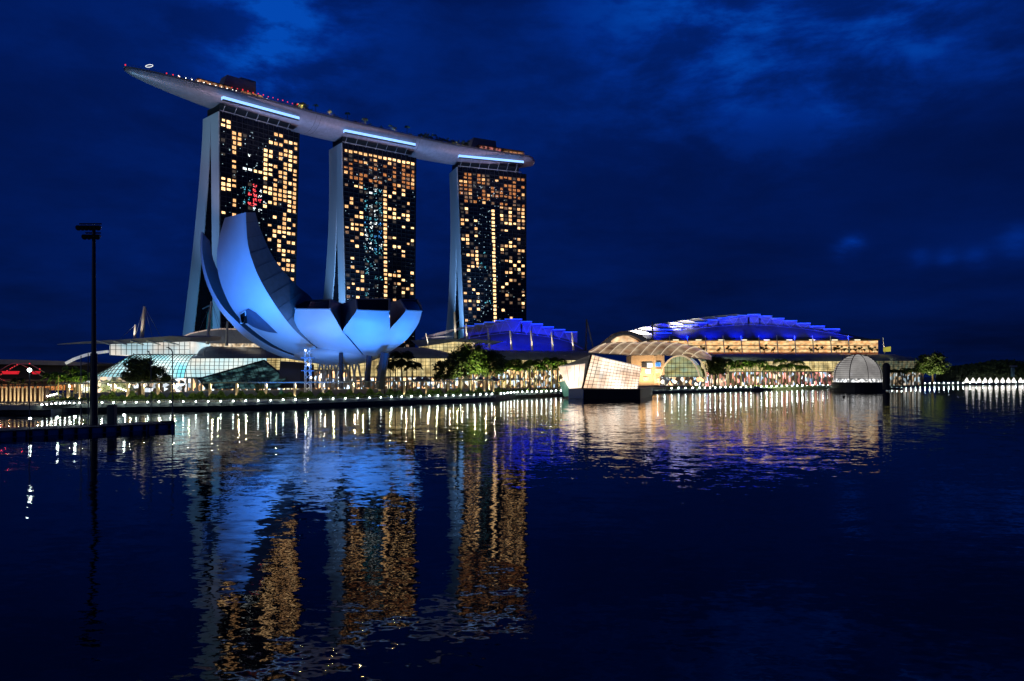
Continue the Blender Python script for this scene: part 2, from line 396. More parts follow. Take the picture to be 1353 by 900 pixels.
def tower(name, label, FL, FRt, FLb, FRb, prof_out, cells, pw=2.0, thick=8):
    """FL,FR: facade corners at roof level; FLb,FRb: at the ground.  prof_out: far leg outer offset at base"""
    FL, FR, FLb, FRb = (Vector(v) for v in (FL, FRt, FLb, FRb))
    d = (FR - FL).normalized(); nrm = Vector((-d.y, d.x, 0)); H0 = 2.0
    root = empty('hotel_tower', (FL + FR) / 2 + nrm * 12 - Vector((0, 0, TOP - H0)), label, 'hotel tower', 'three hotel towers carrying the sky park')
    def at(u, w, z):
        t = max(0.0, z - H0) / (TOP - H0)
        a = FLb.lerp(FL, t ** .9); b = FRb.lerp(FR, t ** .9)
        p = a.lerp(b, u) + nrm * w; return Vector((p.x, p.y, z))
    def wo(z): t = min(1.0, max(0.0, 1 - (z - H0) / (TOP - H0))); return 24 + (prof_out - 24) * t ** pw     # outer face of far leg
    def wi(z): return max(wo(z) - 12 - thick * (1 - z / TOP), 11.8)                      # inner face of far leg
    def ws(z): return 12.0 - 1.6 * (1 - z / TOP)                                         # back of near slab
    zs = [H0 + (TOP - H0) * i / 28 for i in range(29)]
    # near slab core behind the glass
    near = MB(); 
    near.grid([[at(.012, .5, z), at(.988, .5, z), at(.988, ws(z), z), at(.012, ws(z), z)] for z in zs], True)
    near.add([at(.012, .5, TOP), at(.988, .5, TOP), at(.988, ws(TOP), TOP), at(.012, ws(TOP), TOP)], [(0, 1, 2, 3)])
    near.build('near_slab', black, root)
    far = MB()
    far.grid([[at(.012, wi(z), z), at(.988, wi(z), z), at(.988, wo(z) - .3, z), at(.012, wo(z) - .3, z)] for z in zs], True)
    far.add([at(.012, wi(TOP), TOP), at(.988, wi(TOP), TOP), at(.988, wo(TOP), TOP), at(.012, wo(TOP), TOP)], [(0, 1, 2, 3)])
    far.build('far_slab', facade_m, root)
    # end walls of pale cladding
    for u0, u1 in ((0, .012), (.988, 1)):
        e = MB()
        e.grid([[at(u0, 0, z), at(u1, 0, z), at(u1, ws(z), z), at(u0, ws(z), z)] for z in zs], True)
        e.add([at(u0, 0, TOP), at(u1, 0, TOP), at(u1, ws(TOP), TOP), at(u0, ws(TOP), TOP)], [(0, 1, 2, 3)])
        e.build('end_wall', concrete if u0 == 0 else facade_m, root)
        e = MB()
        e.grid([[at(u0, wi(z) - .02, z), at(u1, wi(z) - .02, z), at(u1, wo(z), z), at(u0, wo(z), z)] for z in zs], True)
        e.add([at(u0, wi(TOP), TOP), at(u1, wi(TOP), TOP), at(u1, wo(TOP), TOP), at(u0, wo(TOP), TOP)], [(0, 1, 2, 3)])
        e.build('splayed_end_wall', concrete, root)
    # facade glass, one sheet with a fine relief of floor edges
    fc = MB()
    fc.grid([[at(u, .18, z) for u in (.013, .987)] for z in zs]); fc.build('glass_facade', facade_m, root)
    sl = MB()
    for r in range(NR + 1):
        z = TOP - 4 - r * FH
        if z < 6: break
        a, b = at(.013, -.12, z), at(.987, -.12, z)
        sl.add([a + Vector((0, 0, -.22)), b + Vector((0, 0, -.22)), b + Vector((0, 0, .22)), a + Vector((0, 0, .22)),
                at(.013, .18, z - .22), at(.987, .18, z - .22), at(.987, .18, z + .22), at(.013, .18, z + .22)], [(0, 1, 2, 3), (3, 2, 6, 7), (1, 0, 4, 5)])
    for k in range(NC + 1):
        u = .02 + .96 * k / NC
        sl.grid([[at(u - .002, -.25, z), at(u + .002, -.25, z), at(u + .002, .1, z), at(u - .002, .1, z)] for z in zs], True)
    sl.build('facade_fins', darkm, root)
    # windows: the hundred nearest the top as parts, the rest as one
    keys = sorted(cells, key=lambda q: q[0]); lit = [q for q in keys if cells[q] not in 'dtcrbv']; rest = {}
    def pane(mb, r, k):
        zt = TOP - 4 - r * FH - .55; zb = zt - FH + 1.25
        u0 = .02 + .96 * k / NC + .0112; u1 = .02 + .96 * (k + 1) / NC - .0112
        if cells[(r, k)] in 'tcrbv' and not (cells[(r, k)] == 'c' and r == 9):  # city reflections painted as small glowing flecks
            for _ in range(11 if cells[(r, k)] == 'r' else 5):
                ua = random.uniform(u0 - .008, u1 - .01); za = random.uniform(zb - .5, zt - .5); du = random.uniform(.004, .016); dz = random.uniform(.25, 1.1)
                mb.add([at(ua, -.1, za), at(ua + du, -.1, za + random.uniform(-.2, .2)), at(ua + du * random.uniform(.6, 1), -.1, za + dz), at(ua, -.1, za + dz * random.uniform(.4, 1))], [(0, 1, 2, 3)])
            return
        if random.random() < .5: um = lerp(u0, u1, random.choice((.48, .52, .55)))
        else: um = None
        w0 = -.05
        if random.random() < .35: zb += random.uniform(.2, .9)
        if random.random() < .3: u0 += random.uniform(0, .014)
        spans = [(u0, um - .0018), (um + .0018, u1)] if um else [(u0, u1)]
        for a, b in spans:
            mb.add([at(a, w0, zb), at(b, w0, zb), at(b, w0, zt), at(a, w0, zt), at(a, .15, zb), at(b, .15, zb), at(b, .15, zt), at(a, .15, zt)],
                   [(0, 1, 2, 3), (1, 5, 6, 2), (4, 0, 3, 7), (3, 2, 6, 7), (1, 0, 4, 5)])
    single = set(lit[:90])
    for q in keys:
        if q[0] * FH > TOP - 12: continue
        if q in single:
            mb = MB(); pane(mb, *q); mb.build('window', win_m[cells[q]], root)
        else: pane(rest.setdefault(cells[q], MB()), *q)
    # the other lit rooms and the painted reflections: one part with several materials
    mats = list(rest); big = MB(); idx = []
    for m in mats:
        big.add(rest[m].v, rest[m].f); idx += [mats.index(m)] * len(rest[m].f)
    o = big.build('windows', win_m[mats[0]], root); o['kind'] = 'stuff'
    for m in mats[1:]: o.data.materials.append(win_m[m])
    if len(o.data.polygons) == len(idx): o.data.polygons.foreach_set('material_index', idx)
    # small bright flecks painted on the glass as reflected city lights
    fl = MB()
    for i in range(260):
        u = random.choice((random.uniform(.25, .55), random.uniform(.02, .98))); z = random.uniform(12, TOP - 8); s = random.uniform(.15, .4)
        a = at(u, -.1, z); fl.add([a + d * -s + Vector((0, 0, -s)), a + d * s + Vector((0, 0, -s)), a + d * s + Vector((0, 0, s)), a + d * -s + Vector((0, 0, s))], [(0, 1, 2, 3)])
    o = fl.build('reflection_flecks', mat('reflection_fleck', (.5, .5, .5), emit=(.55, .8, .85), estr=.7), root); o['kind'] = 'stuff'
    # set-back neck, crown beams and the blue strip are carried by the roof
    nk = MB(); zt = TOP + 10
    nk.grid([[at(.03, 2, z), at(.9, 2, z), at(.9, 21, z), at(.03, 21, z)] for z in (TOP, TOP + 6.2)], True)
    nk.build('neck', black, root)
    br = MB()
    for k in range(7):
        u = .05 + .85 * k / 6.5; br.tube(at(u, .5, TOP), at(u, -6.0, TOP) + Vector((0, 0, 6.6)), .22)
    br.path([at(.02, .6, TOP + 1.2), at(.93, .6, TOP + 1.2)], .35)
    br.build('bracket', grey, root)
    return root, at, d, nrm
T1 = tower('t', 'leftmost and nearest hotel tower, mostly dark upper left facade with a red reflected patch', (-205, 520.6, TOP), (-161.6, 567.5, TOP),
           (X(291, 520), 520, TOP), (X(387, 566), 566, TOP), 73, cells_1(), 1.35, 8)
T2 = tower('t', 'middle hotel tower with a column of lit windows and bluish reflections up its dark centre', (-135.3, 590.6, TOP), (-81, 631.6, TOP),
           (X(458, 588), 588, TOP), (X(548, 630), 630, TOP), 74, cells_2(), 2.2, 10)
T3 = tower('t', 'rightmost and farthest hotel tower, standing behind the smaller blue roof', (-48.9, 658.5, TOP), (13.2, 681.8, TOP),
           (X(616, 656), 656, TOP), (X(695.5, 681), 681, TOP), 89, cells_3(), 2.2, 18)
# cross braces between the legs
for i, T in enumerate((T1, T2, T3)):
    root, at, d, nrm = T; b = MB()
    for z in (40, 62): b.tube(at(.03, 11, z), at(.03, (30, 24, 30)[i], z - 3), .5)
    b.build('leg_brace', grey, root)
    g = MB(); a0 = at(.05, 11.5, 4); w1 = (38, 22, 38)[i]
    g.add([at(.06, 11.5, 3), at(.06, w1, 3), at(.06, w1 * .7, 55), at(.06, 11.5, 70)], [(0, 1, 2, 3)])
    g.build('atrium_glass', mat('atrium_glass', (.02, .05, .06), .2, emit=(.02, .12, .16), estr=.25), root)
    g = MB()
    for k in range(10):
        z = random.uniform(6, 45); wv = random.uniform(13, 13 + (w1 - 14) * (1 - z / 60)); p = at(.055, wv, z); g.box(p, (.5, 1.8, .7))
    g.build('atrium_lamps', win_m['y'], root)

# ------------------------------------------------------------------ sky park
ctrl = [(-251, 483), (-222.5, 517), (-192, 552), (-154, 588), (-115.4, 620.6), (-70, 654), (-22.2, 681), (10, 696), (19, 700)]
SP = resample([(x, y, 0) for x, y in ctrl], 90)
sp = empty('sky_park', (SP[45].x, SP[45].y, TOP + 10), 'long curved boat shaped sky terrace laid across the three tower tops', 'roof terrace')
ZR = 211.0
def hw(i):
    n = len(SP) - 1; s = i / n
    tipw = min(1, (s / .26)) ** .55 if s > 0 else .02
    endw = min(1, ((1 - s) / .035)) ** .5 if s < 1 else .0
    return max(1.2, 18.5 * min(tipw, 1) * max(endw, .3))
def frame(i):
    a = SP[max(i - 1, 0)]; b = SP[min(i + 1, len(SP) - 1)]; d = (b - a).normalized(); return d, Vector((-d.y, d.x, 0))
def spz(i): return ZR - .5 * (1 - min(1, i / 20))
rows = []
for i in range(len(SP)):
    d, n = frame(i); h = hw(i); dep = 9.8 * min(1, .12 + (i / 24) ** .6) * (1 if i < 78 else 1 - (i - 77) * .066); r = []
    for k in range(17):
        s = -1 + 2 * k / 16; zz = spz(i) - 1.4 - dep * max(0.0, 1 - abs(s) ** 2.4) ** .75
        r.append(SP[i] + n * (s * h) + Vector((0, 0, zz)))
    rows.append(r)
hl = MB().grid(rows); 
hl.f.append(tuple(range(17))); hl.f.append(tuple((len(SP) - 1) * 17 + k for k in range(17))[::-1])
def hull_mat():
    m = hull_m; t = m.node_tree; b = t.nodes['Principled BSDF']
    tc = N(t, 'ShaderNodeTexCoord'); mp = N(t, 'ShaderNodeMapping'); mp.inputs['Rotation'].default_value = (0, 0, R(-40)); L(t, tc.outputs['Object'], mp.inputs[0])
    br = N(t, 'ShaderNodeTexBrick'); br.inputs['Scale'].default_value = .55; br.inputs['Mortar Size'].default_value = .03; br.inputs['Color1'].default_value = (1, 1, 1, 1); br.inputs['Color2'].default_value = (.7, .7, .7, 1); br.inputs['Mortar'].default_value = (.25, .25, .25, 1)
    L(t, mp.outputs[0], br.inputs['Vector'])
    src = b.inputs['Base Color'].links[0].from_socket
    mx = N(t, 'ShaderNodeMix', data_type='RGBA', blend_type='MULTIPLY'); mx.inputs[0].default_value = .35; L(t, src, mx.inputs[6]); L(t, br.outputs['Color'], mx.inputs[7]); L(t, mx.outputs[2], b.inputs['Base Color'])
hull_mat()
hl.build('hull', hull_m, sp, True)
rim = MB(); rr = []
for i in range(len(SP)):
    d, n = frame(i); h = hw(i) + .25; c = SP[i]; z = spz(i)
    rr.append([c + n * -h + Vector((0, 0, z - 1.5)), c + n * -h + Vector((0, 0, z)), c + n * (-h + .8) + Vector((0, 0, z)), c + n * (h - .8) + Vector((0, 0, z)), c + n * h + Vector((0, 0, z)), c + n * h + Vector((0, 0, z - 1.5))])
rim.grid(rr).build('deck', mat('deck_edge', (.25, .22, .23), .6), sp)
rl = MB()
for side in (-1, 1):
    pts = []
    for i in range(0, len(SP)):
        d, n = frame(i); pts.append(SP[i] + n * (side * (hw(i) - .3)) + Vector((0, 0, spz(i) + 1.2)))
    rl.path(pts, .07, 4)
    for p in pts[::2]: rl.tube(p - Vector((0, 0, 1.2)), p, .05, n=4)
rl.build('railing', grey, sp)
# joints across the hull
jt = MB()
for i in (34, 35, 57, 58, 75):
    for k in range(0, 15):
        a, b = rows[i][k], rows[i][k + 1]; jt.tube(a + Vector((0, 0, -.05)), b + Vector((0, 0, -.05)), .09, n=4)
jt.build('hull_joint', darkm, sp)
def nearest(x, y): return min(range(len(SP)), key=lambda i: (SP[i].x - x) ** 2 + (SP[i].y - y) ** 2)
def sppos(px, side, z):
    """a point of the deck by its bearing"""
    best = min(range(len(SP)), key=lambda i: abs((SP[i] + frame(i)[1] * (side * hw(i))).x / (SP[i] + frame(i)[1] * (side * hw(i))).y - (px - CX) / FPX))
    d, n = frame(best); return SP[best] + n * (side * hw(best)) + Vector((0, 0, spz(best) + z))
# blue light strips over each tower
for T, (u0, u1) in ((T1, (.0, .93)), (T2, (.0, .93)), (T3, (.0, .92))):
    root, at, d, nrm = T; s = MB()
    a = at(u0, -7.0, TOP) + Vector((0, 0, 6.8)); b = at(u1, -7.0, TOP) + Vector((0, 0, 7.6))
    s.slab([a, b, b + Vector((0, 0, 2.0)), a + Vector((0, 0, 2.0))], nrm * 3); s.build('light_strip', bluestrip, sp)
    s = MB(); s.slab([a + nrm * -.2 + Vector((0, 0, -.5)), b + nrm * -.2 + Vector((0, 0, -.5)), b + nrm * 2 + Vector((0, 0, -.5)), a + nrm * 2 + Vector((0, 0, -.5))], (0, 0, .45)); s.build('light_shelf', darkm, sp)
# deck buildings
def spbox(px0, px1, side0, side1, h, name, m, z0=0, taper=0, top=None):
    a, b = sppos(px0, side0, z0), sppos(px1, side0, z0); d = (b - a).normalized(); n = Vector((-d.y, d.x, 0)); wv = (side1 - side0) * 18
    mb = MB(); q = [a, b, b + n * wv, a + n * wv]; U = Vector((0, 0, h))
    tp = [a + d * taper, b - d * taper * .3, b + n * wv - d * taper * .3, a + n * wv + d * taper]
    mb.add(q + [p + U for p in tp], [(3, 2, 1, 0), (4, 5, 6, 7), (0, 1, 5, 4), (1, 2, 6, 5), (2, 3, 7, 6), (3, 0, 4, 7)])
    return mb.build(name, m, sp)
spbox(291, 341, -.35, .2, 14.0, 'plant_house', mat('plant_house_clad', (.26, .28, .34), .7), taper=5)
spbox(318, 336, -.3, .1, 15.6, 'lift_head', mat('plant_house_clad', (.26, .28, .34), .7))
spbox(620, 655, -.4, .2, 12.5, 'plant_house', mat('plant_house_clad', (.26, .28, .34), .7), taper=4)
warm_bar = glow('terrace_bar_glow', (1, .30, .10), (1, .6, .3), .9, scale=.6, lo=.42, hi=.68, floor=.02)
pink_bar = glow('terrace_bar_pink', (1, .2, .25), (1, .5, .3), .8, scale=.5, lo=.42, hi=.68, floor=.02)
spbox(262, 304, -.88, -.6, 2.4, 'terrace_bar', warm_bar); spbox(320, 346, -.88, -.6, 2.2, 'terrace_bar', warm_bar)
spbox(258, 306, -.92, -.5, .35, 'bar_roof', darkm, z0=2.6)
spbox(638, 663, -.88, -.6, 3.0, 'terrace_bar', pink_bar); spbox(668, 692, -.88, -.6, 2.2, 'terrace_bar', warm_bar)
spbox(634, 694, -.92, -.4, .35, 'bar_roof', darkm, z0=3.2)
spbox(350, 480, -.7, -.45, 1.0, 'pool_wall', darkm)
for i in range(16):                                    # white lamps along the bow rim
    p = sppos(lerp(240, 306, i / 15), -.98, -.2); MB().ball(p + Vector((0, -.4, .4)), .32, 6, 4).build('rim_lamp', mat('rim_lamp_glass', (.9, .9, .9), .4, emit=(1, .97, .85), estr=3), sp)
for i in range(22):
    px = lerp(308, 396, i / 21) + random.uniform(-1, 1); p = sppos(px, -.9, 2.6 + random.uniform(-.2, .4)); MB().ball(p, .42, 6, 4).build('red_lamp', lampr, sp)
for px in (167, 218, 227, 240): MB().ball(sppos(px, -.9, .8), .5, 6, 4).build('red_lamp', lampr, sp)
for px in (232, 300, 309, 352, 702): MB().ball(sppos(px, -.8, 1.4), .35, 6, 4).build('rim_lamp', MATS['rim_lamp_glass'] if px < 700 else lampr, sp)
# parasols and low planting read as small domes
for i in range(14):
    p = sppos(lerp(320, 470, i / 13) + random.uniform(-3, 3), -.6, 0); mb = MB(); mb.tube(p, p + Vector((0, 0, 2.4)), .06); mb.tube(p + Vector((0, 0, 2.2)), p + Vector((0, 0, 3.1)), 1.5, .1, 8); mb.build('parasol', mat('parasol_cloth', (.5, .2, .2), .8), sp)
# ring sculpture / observation ring on the bow
rg = MB(); c = sppos(196.5, 0, 5.4)
ringpts = [c + Vector((math.cos(a) * 2.3, math.sin(a) * 1.5, math.sin(a) * 1.5)) for a in [2 * math.pi * k / 16 for k in range(17)]]
rg.path(ringpts, .2)
halo = rg.build('lit_ring', mat('ring_light', (.9, .9, .9), emit=(.9, .95, .9), estr=1.2)); tag(halo, 'small glowing ring raised on a stem at the bow of the sky terrace', 'ring light')
st = MB().tube(c - Vector((0, 0, 5.2)), c - Vector((0, 0, .8)), .15); st.build('stem', grey, halo)

# ------------------------------------------------------------------ trees
def leaf_cloud(mb, c, rad, n, size, flat=.75, hollow=.35):
    """small leaf quads spread through clumps"""
    c = Vector(c); clumps = []
    for i in range(max(5, n // 60)):
        a = random.uniform(0, 2 * math.pi); rr = rad * random.uniform(hollow, .95); zz = random.uniform(-.7, .9)
        clumps.append((c + Vector((math.cos(a) * rr * math.sqrt(max(.05, 1 - zz * zz * .8)), math.sin(a) * rr * math.sqrt(max(.05, 1 - zz * zz * .8)), zz * rad * flat)), rad * random.uniform(.18, .34)))
    for i in range(n):
        cc, cr = random.choice(clumps)
        p = cc + Vector((random.gauss(0, .5), random.gauss(0, .5), random.gauss(0, .4))) * cr
        u = Vector((random.uniform(-1, 1), random.uniform(-1, 1), random.uniform(-.6, .6))).normalized()
        v = u.cross(Vector((random.uniform(-1, 1), random.uniform(-1, 1), random.uniform(-1, 1)))).normalized()
        s = size * random.uniform(.6, 1.3); mb.add([p - u * s, p - v * s * .5, p + u * s, p + v * s * .5], [(0, 1, 2, 3)])
def broad_tree(loc, h, rad, n, size, label, group=None, m=None, name='broad_tree'):
    loc = Vector(loc); root = empty(name, loc, label, 'tree', group); t = MB(); th = h - rad * .9
    t.tube(loc, loc + Vector((.2, 0, th * .6)), rad * .07 + .12, rad * .05 + .08, 8)
    k0 = loc + Vector((.2, 0, th * .6))
    for i in range(6):
        a = i * 1.05 + random.random(); e = k0 + Vector((math.cos(a) * rad * .55, math.sin(a) * rad * .55, th * .35 + random.uniform(.2, .7) * rad)); t.tube(k0, e, rad * .035 + .06, .05, 6)
    t.build('trunk', wood, root)
    c = MB(); leaf_cloud(c, loc + Vector((0, 0, h - rad * .8)), rad, n, size); c.build('crown', m or leaf_dark, root); return root
def palm(loc, h, fr, label, group, m, nf=15):
    loc = Vector(loc); root = empty('palm_tree', loc, label, 'palm', group); t = MB(); bend = random.uniform(-.4, .4)
    pts = [loc + Vector((bend * (k / 5) ** 2, 0, h * k / 5)) for k in range(6)]
    for k in range(5): t.tube(pts[k], pts[k + 1], .24 - .02 * k, .22 - .02 * k, 7, cap=(k == 4))
    t.build('trunk', wood, root); c = MB(); top = pts[-1]
    for i in range(nf):
        a = 2 * math.pi * i / nf + random.uniform(-.2, .2); up = random.uniform(.3, 1.55); L_ = fr * random.uniform(.8, 1.1); pr = []
        dr = Vector((math.cos(a), math.sin(a), 0))
        for k in range(7):
            s = k / 6; pr.append(top + dr * (L_ * s * (1 - .12 * s)) + Vector((0, 0, L_ * (up * s - (up * .55 + .75) * s * s))))
        sd_ = Vector((-dr.y, dr.x, 0))
        for k in range(6):
            for q in range(2):
                s = (k + q * .5) / 6; p = pr[k].lerp(pr[k + 1], q * .5); ln = fr * .36 * math.sin(math.pi * min(.95, s * .85 + .12))
                for sg in (-1, 1):
                    e = p + sd_ * sg * ln + dr * ln * .5 + Vector((0, 0, -ln * .55)); b = dr * .26 * fr / 3
                    c.add([p - b, p + b, e], [(0, 1, 2)])
        c.path(pr, .05, 3)
    c.build('fronds', m, root); return root
# sky park trees
small_palms = [palm((0, -50, -100), h, 2.6, 'x', 'palms growing along the sky terrace', leaf_lit, 11) for h in (4.5, 6.0)]
for i, px in enumerate((400, 418, 434, 459, 483, 515.5, 522, 538, 566, 575)):
    src = small_palms[i % 2]; p = sppos(px, -.88, 0)
    if i < 2: o = src; o.location = p
    else: o = dup(src, p, random.uniform(0, 6), random.uniform(.75, 1.15))
    o['label'] = 'small lit palm growing on the sky terrace between the left and right towers'; o['group'] = 'palms growing along the sky terrace'
    if i % 2 == 0: point(p + Vector((0, -1.5, 2.2)), 900, (1, .85, .3), .1)
shr = None
for i, px in enumerate((394, 398, 404, 412, 426, 440, 446, 468, 476, 490, 503, 530, 545, 552, 557, 562, 570, 578, 582, 586, 590, 594, 598, 602, 606, 610, 614, 618)):
    p = sppos(px, -.85, 0)
    if i < 1: shr = broad_tree(p, 5.5, 3, 260, .5, 'x', m=leaf_dark, name='terrace_tree'); o = shr
    else: o = dup(shr, p, random.uniform(0, 6), random.uniform(.75, 1.15) if (px < 410 or px > 550) else random.uniform(.35, .6))
    o['label'] = ('bushy dark tree on the sky terrace between the leftmost and middle towers' if px < 500 else 'bushy dark tree on the sky terrace between the middle and rightmost towers')
    o['group'] = 'bushy trees on the sky terrace'
for px in (396, 555, 598, 610): point(sppos(px, -.8, 1.2), 1300, (1, .85, .25), .1)

# ------------------------------------------------------------------ museum
mus = empty('lotus_museum', (X(440, 300), 300, DECK), 'white lotus shaped museum lit blue, with one tall curved petal rising at left', 'museum')
def bowlD(px, py):
    q = ((px - 455) / 108) ** 2 + ((py - 398) / 80) ** 2; return 300 - 30 * math.sqrt(max(0, 1 - q))
def loft(OL, OR, n=40, bulge=2.0, ns=12, surf=True):
    """outer skin between a left and a right edge, each given as (px, py, depth)"""
    a = resample(OL, n); b = resample(OR, n); rows = []
    for p, q in zip(a, b):
        r = []
        for k in range(ns + 1):
            s = k / ns; v = p.lerp(q, s); D = v.z
            if surf: D = bowlD(v.x, v.y) * .999 + (p.z - bowlD(p.x, p.y)) * (1 - s) + (q.z - bowlD(q.x, q.y)) * s
            else: D -= bulge * 4 * s * (1 - s)
            r.append(P(v.x, v.y, D))
        rows.append(r)
    return rows
def wall(E, F, n=40, ns=4):
    a = resample(E, n); b = resample(F, n); return [[P(*p.lerp(q, k / ns)) for k in range(ns + 1)] for p, q in zip(a, b)]
def bd(pts, o=0): return [(x, y, bowlD(x, y) + o) for x, y in pts]
# tall petal
OL1 = [(297, 288, 276), (290, 312, 276.5), (286.5, 339, 277), (289, 365, 278), (296.6, 388, 279), (306.8, 408, 281), (322, 426, 283), (347.7, 446.7, 286), (373, 462, 289), (398.8, 471, 292), (418, 476, 295)]
OR1 = [(325, 280.5, 266), (325.5, 300, 266), (328, 325, 266), (336, 352, 266.5), (347, 376, 267.5), (361, 399, 269.5), (372, 415, 272), (388, 435, 276), (406, 451, 281), (424, 463, 286), (450, 471, 291), (470, 475, 295)]
IR1 = [(337.5, 280.6, 277), (342, 297, 278), (352, 322, 279), (363, 343, 280), (378, 362, 282), (394, 379, 284), (410, 392, 286), (422, 410, 289), (435, 430, 292), (450, 450, 294), (462, 466, 296), (474, 474.5, 297)]
IL1 = [(310, 287, 284), (303, 312, 285), (300, 339, 287), (304, 365, 288), (314, 388, 290), (326, 406, 292), (342, 423, 294), (365, 442, 296), (388, 457, 297), (408, 467, 298), (425, 474, 298)]
p1 = loft(OL1, OR1, bulge=2.6, surf=False)
skin = MB().grid(p1); skin.build('petal', museum_m, mus, True)
bvh = BVHTree.FromPolygons([tuple(v) for v in skin.v], skin.f)
sw = MB(); w1 = wall(OR1, IR1); sw.grid(w1); sw.grid(wall(OL1, IL1)); sw.grid(wall(IR1, IL1)); sw.add([P(*OL1[0]), P(*OR1[0]), P(*IR1[0]), P(*IL1[0])], [(0, 1, 2, 3)])
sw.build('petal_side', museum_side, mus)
# panel joints on the side wall
pj = MB()
for i in range(2, 38, 3):
    pj.path([v + Vector((.05, -.25, 0)) for v in w1[i]], .07, 4)
pj.build('side_joints', mat('joint_line', (.15, .16, .18), .7), mus)
# low window on the tall petal: raised panel painted dark as recess shade
def onpetal(x, y, off=-.35):
    o = Vector((0, 0, CAMZ)); d = (P(x, y, 100) - o).normalized(); h = bvh.ray_cast(o, d)
    return h[0] + d * off if h[0] else P(x, y, 274)
rc = MB(); q = [onpetal(x, y) for x, y in ((324, 410), (328, 407.5), (338, 413), (352, 426), (367, 440.5), (355, 439), (344, 436), (334, 432), (325, 426))]
qc = sum(q, Vector((0, 0, 0))) / len(q) + Vector((0, -1.1, 0)); rc.add(q + [qc], [(i, (i + 1) % len(q), len(q)) for i in range(len(q))]); rc.build('recess_shade_panel', mat('recess_shade', (.09, .12, .18), .6), mus)
rc = MB(); q = [onpetal(x, y, -1.2) for x, y in ((316.5, 415.5), (324, 411), (325.5, 426.5), (318.5, 427.5))]; rc.slab(q, (0, 2.2, 0)); rc.build('dormer_window', black, mus)
rc = MB()
for a, b in zip(q, q[1:] + q[:1]): rc.tube(a, b, .22)
rc.build('dormer_frame', whitep, mus)
# petal behind
OL0 = [(265.5, 306, 296), (264.8, 334, 297), (268.5, 360, 298), (276, 383, 299), (289, 408, 300), (304, 426, 300), (322, 444, 300), (345, 459.5, 300), (373, 472, 299), (399, 477, 299), (430, 479, 299)]
OR0 = [(267.5, 308, 292), (267.5, 335, 292), (272.5, 360, 292), (281, 383, 292), (294, 405, 292), (311, 423, 292.5), (330, 440, 293), (354, 456, 294), (382, 468, 295), (405, 474, 296), (432, 478, 297)]
IR0 = [(277.5, 319, 300), (281, 340, 300), (290, 362, 300), (304, 385, 300), (318, 405, 300), (334, 423, 300), (354, 440, 300), (376, 455, 300), (400, 467, 300), (420, 474, 300), (440, 478, 300)]
s0 = MB().grid(loft(OL0, OR0, bulge=.8, surf=False)); s0.build('petal', museum_m, mus, True)
s0 = MB().grid(wall(OR0, IR0)); s0.grid(wall([(x, y, d + 3) for x, y, d in IR0], [(x + 2, y, d + 6) for x, y, d in OL0])); s0.add([P(265.5, 306, 296), P(267.5, 308, 292), P(277.5, 319, 300), P(272, 318, 303)], [(0, 1, 2, 3)])
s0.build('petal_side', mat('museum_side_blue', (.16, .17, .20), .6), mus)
# three front petals
def front_petal(OL, OR, top_in, n=36):
    rows = loft(OL, OR, n=n); mb = MB().grid(rows); mb.build('petal', museum_m, mus, True)
    inn = MB(); a, b = [P(*t) for t in top_in]; ra = []
    for i, r in enumerate(rows):
        t = i / (len(rows) - 1); e0 = a.lerp(rows[-1][0] + Vector((0, 4, .5)), t); e1 = b.lerp(rows[-1][-1] + Vector((0, 4, .5)), t)
        e0.x = lerp(a.x, rows[-1][0].x, t ** 1.2) ; ra.append([r[0], e0, e1, r[-1]])
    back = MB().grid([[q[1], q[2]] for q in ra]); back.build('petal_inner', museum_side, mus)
    # skylight: dark glass inside a pale frame
    L0, R0 = rows[0][0], rows[0][-1]
    sk = MB(); ns = len(rows[0]); top = [a.lerp(b, k / (ns - 1)) for k in range(ns)]
    sk.grid([rows[0], top]); sk.build('skylight', mat('skylight_glass', (.004, .004, .006), .08), mus)
    fr = MB(); fr.path(rows[0], .25, 6); fr.path(top, .38, 6); fr.tube(rows[0][0], top[0], .38); fr.tube(rows[0][-1], top[-1], .38); fr.build('skylight_frame', mat('frame_grey', (.4, .42, .46), .5), mus)
    return rows
A = front_petal(bd([(390.5, 408), (389, 416), (389, 424), (392, 436)], -1) + bd([(408, 451), (427, 463), (452, 470), (476, 475)], 1), bd([(435.5, 408.5), (443, 421), (452, 437), (459, 445.6), (471, 459.8), (480, 470), (484, 475)], -.5), ((389, 398.5, 285), (436.8, 396, 281)))
B = front_petal(bd([(472, 409.5), (462.5, 423), (453, 437.5), (460.5, 445), (472.5, 459), (481, 469), (485.5, 474)], .6), bd([(514, 411), (515, 423), (515.2, 435), (512, 450), (505, 465), (494, 476)]), ((470.8, 395.5, 279), (514.8, 395.5, 281)))
C_ = front_petal(bd([(537, 410), (526, 423), (515.2, 435.4), (512, 450), (505, 465), (494, 476)]), bd([(557.5, 411), (553, 427), (542, 443.5), (530, 455), (513.5, 466), (496, 475)]), ((528.5, 396.5, 294), (551.5, 396, 300)))
def flatwall(pts):
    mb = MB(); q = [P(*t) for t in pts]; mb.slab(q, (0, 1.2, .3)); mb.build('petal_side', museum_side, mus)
b_ = lambda x, y, o=0: (x, y, bowlD(x, y) + o)
flatwall([b_(435.5, 408.5, .2), (436.8, 396, 281), (451, 401.5, 296), b_(452.5, 437, 1.0)])
flatwall([b_(472, 409, .4), b_(452.8, 437, 1.1), (451, 401.5, 296), (470.8, 395.5, 279)])
flatwall([b_(515, 411, .5), b_(515.3, 435, .8), (515, 399, 292)])
flatwall([b_(515.4, 435, 1.0), b_(537, 410, .6), (528.5, 396.5, 294), (515, 400, 300)])
flatwall([b_(390.3, 408, 0.2), (389, 398.5, 285), (374, 402, 292), (380, 420, 292), b_(389, 424, .8)])
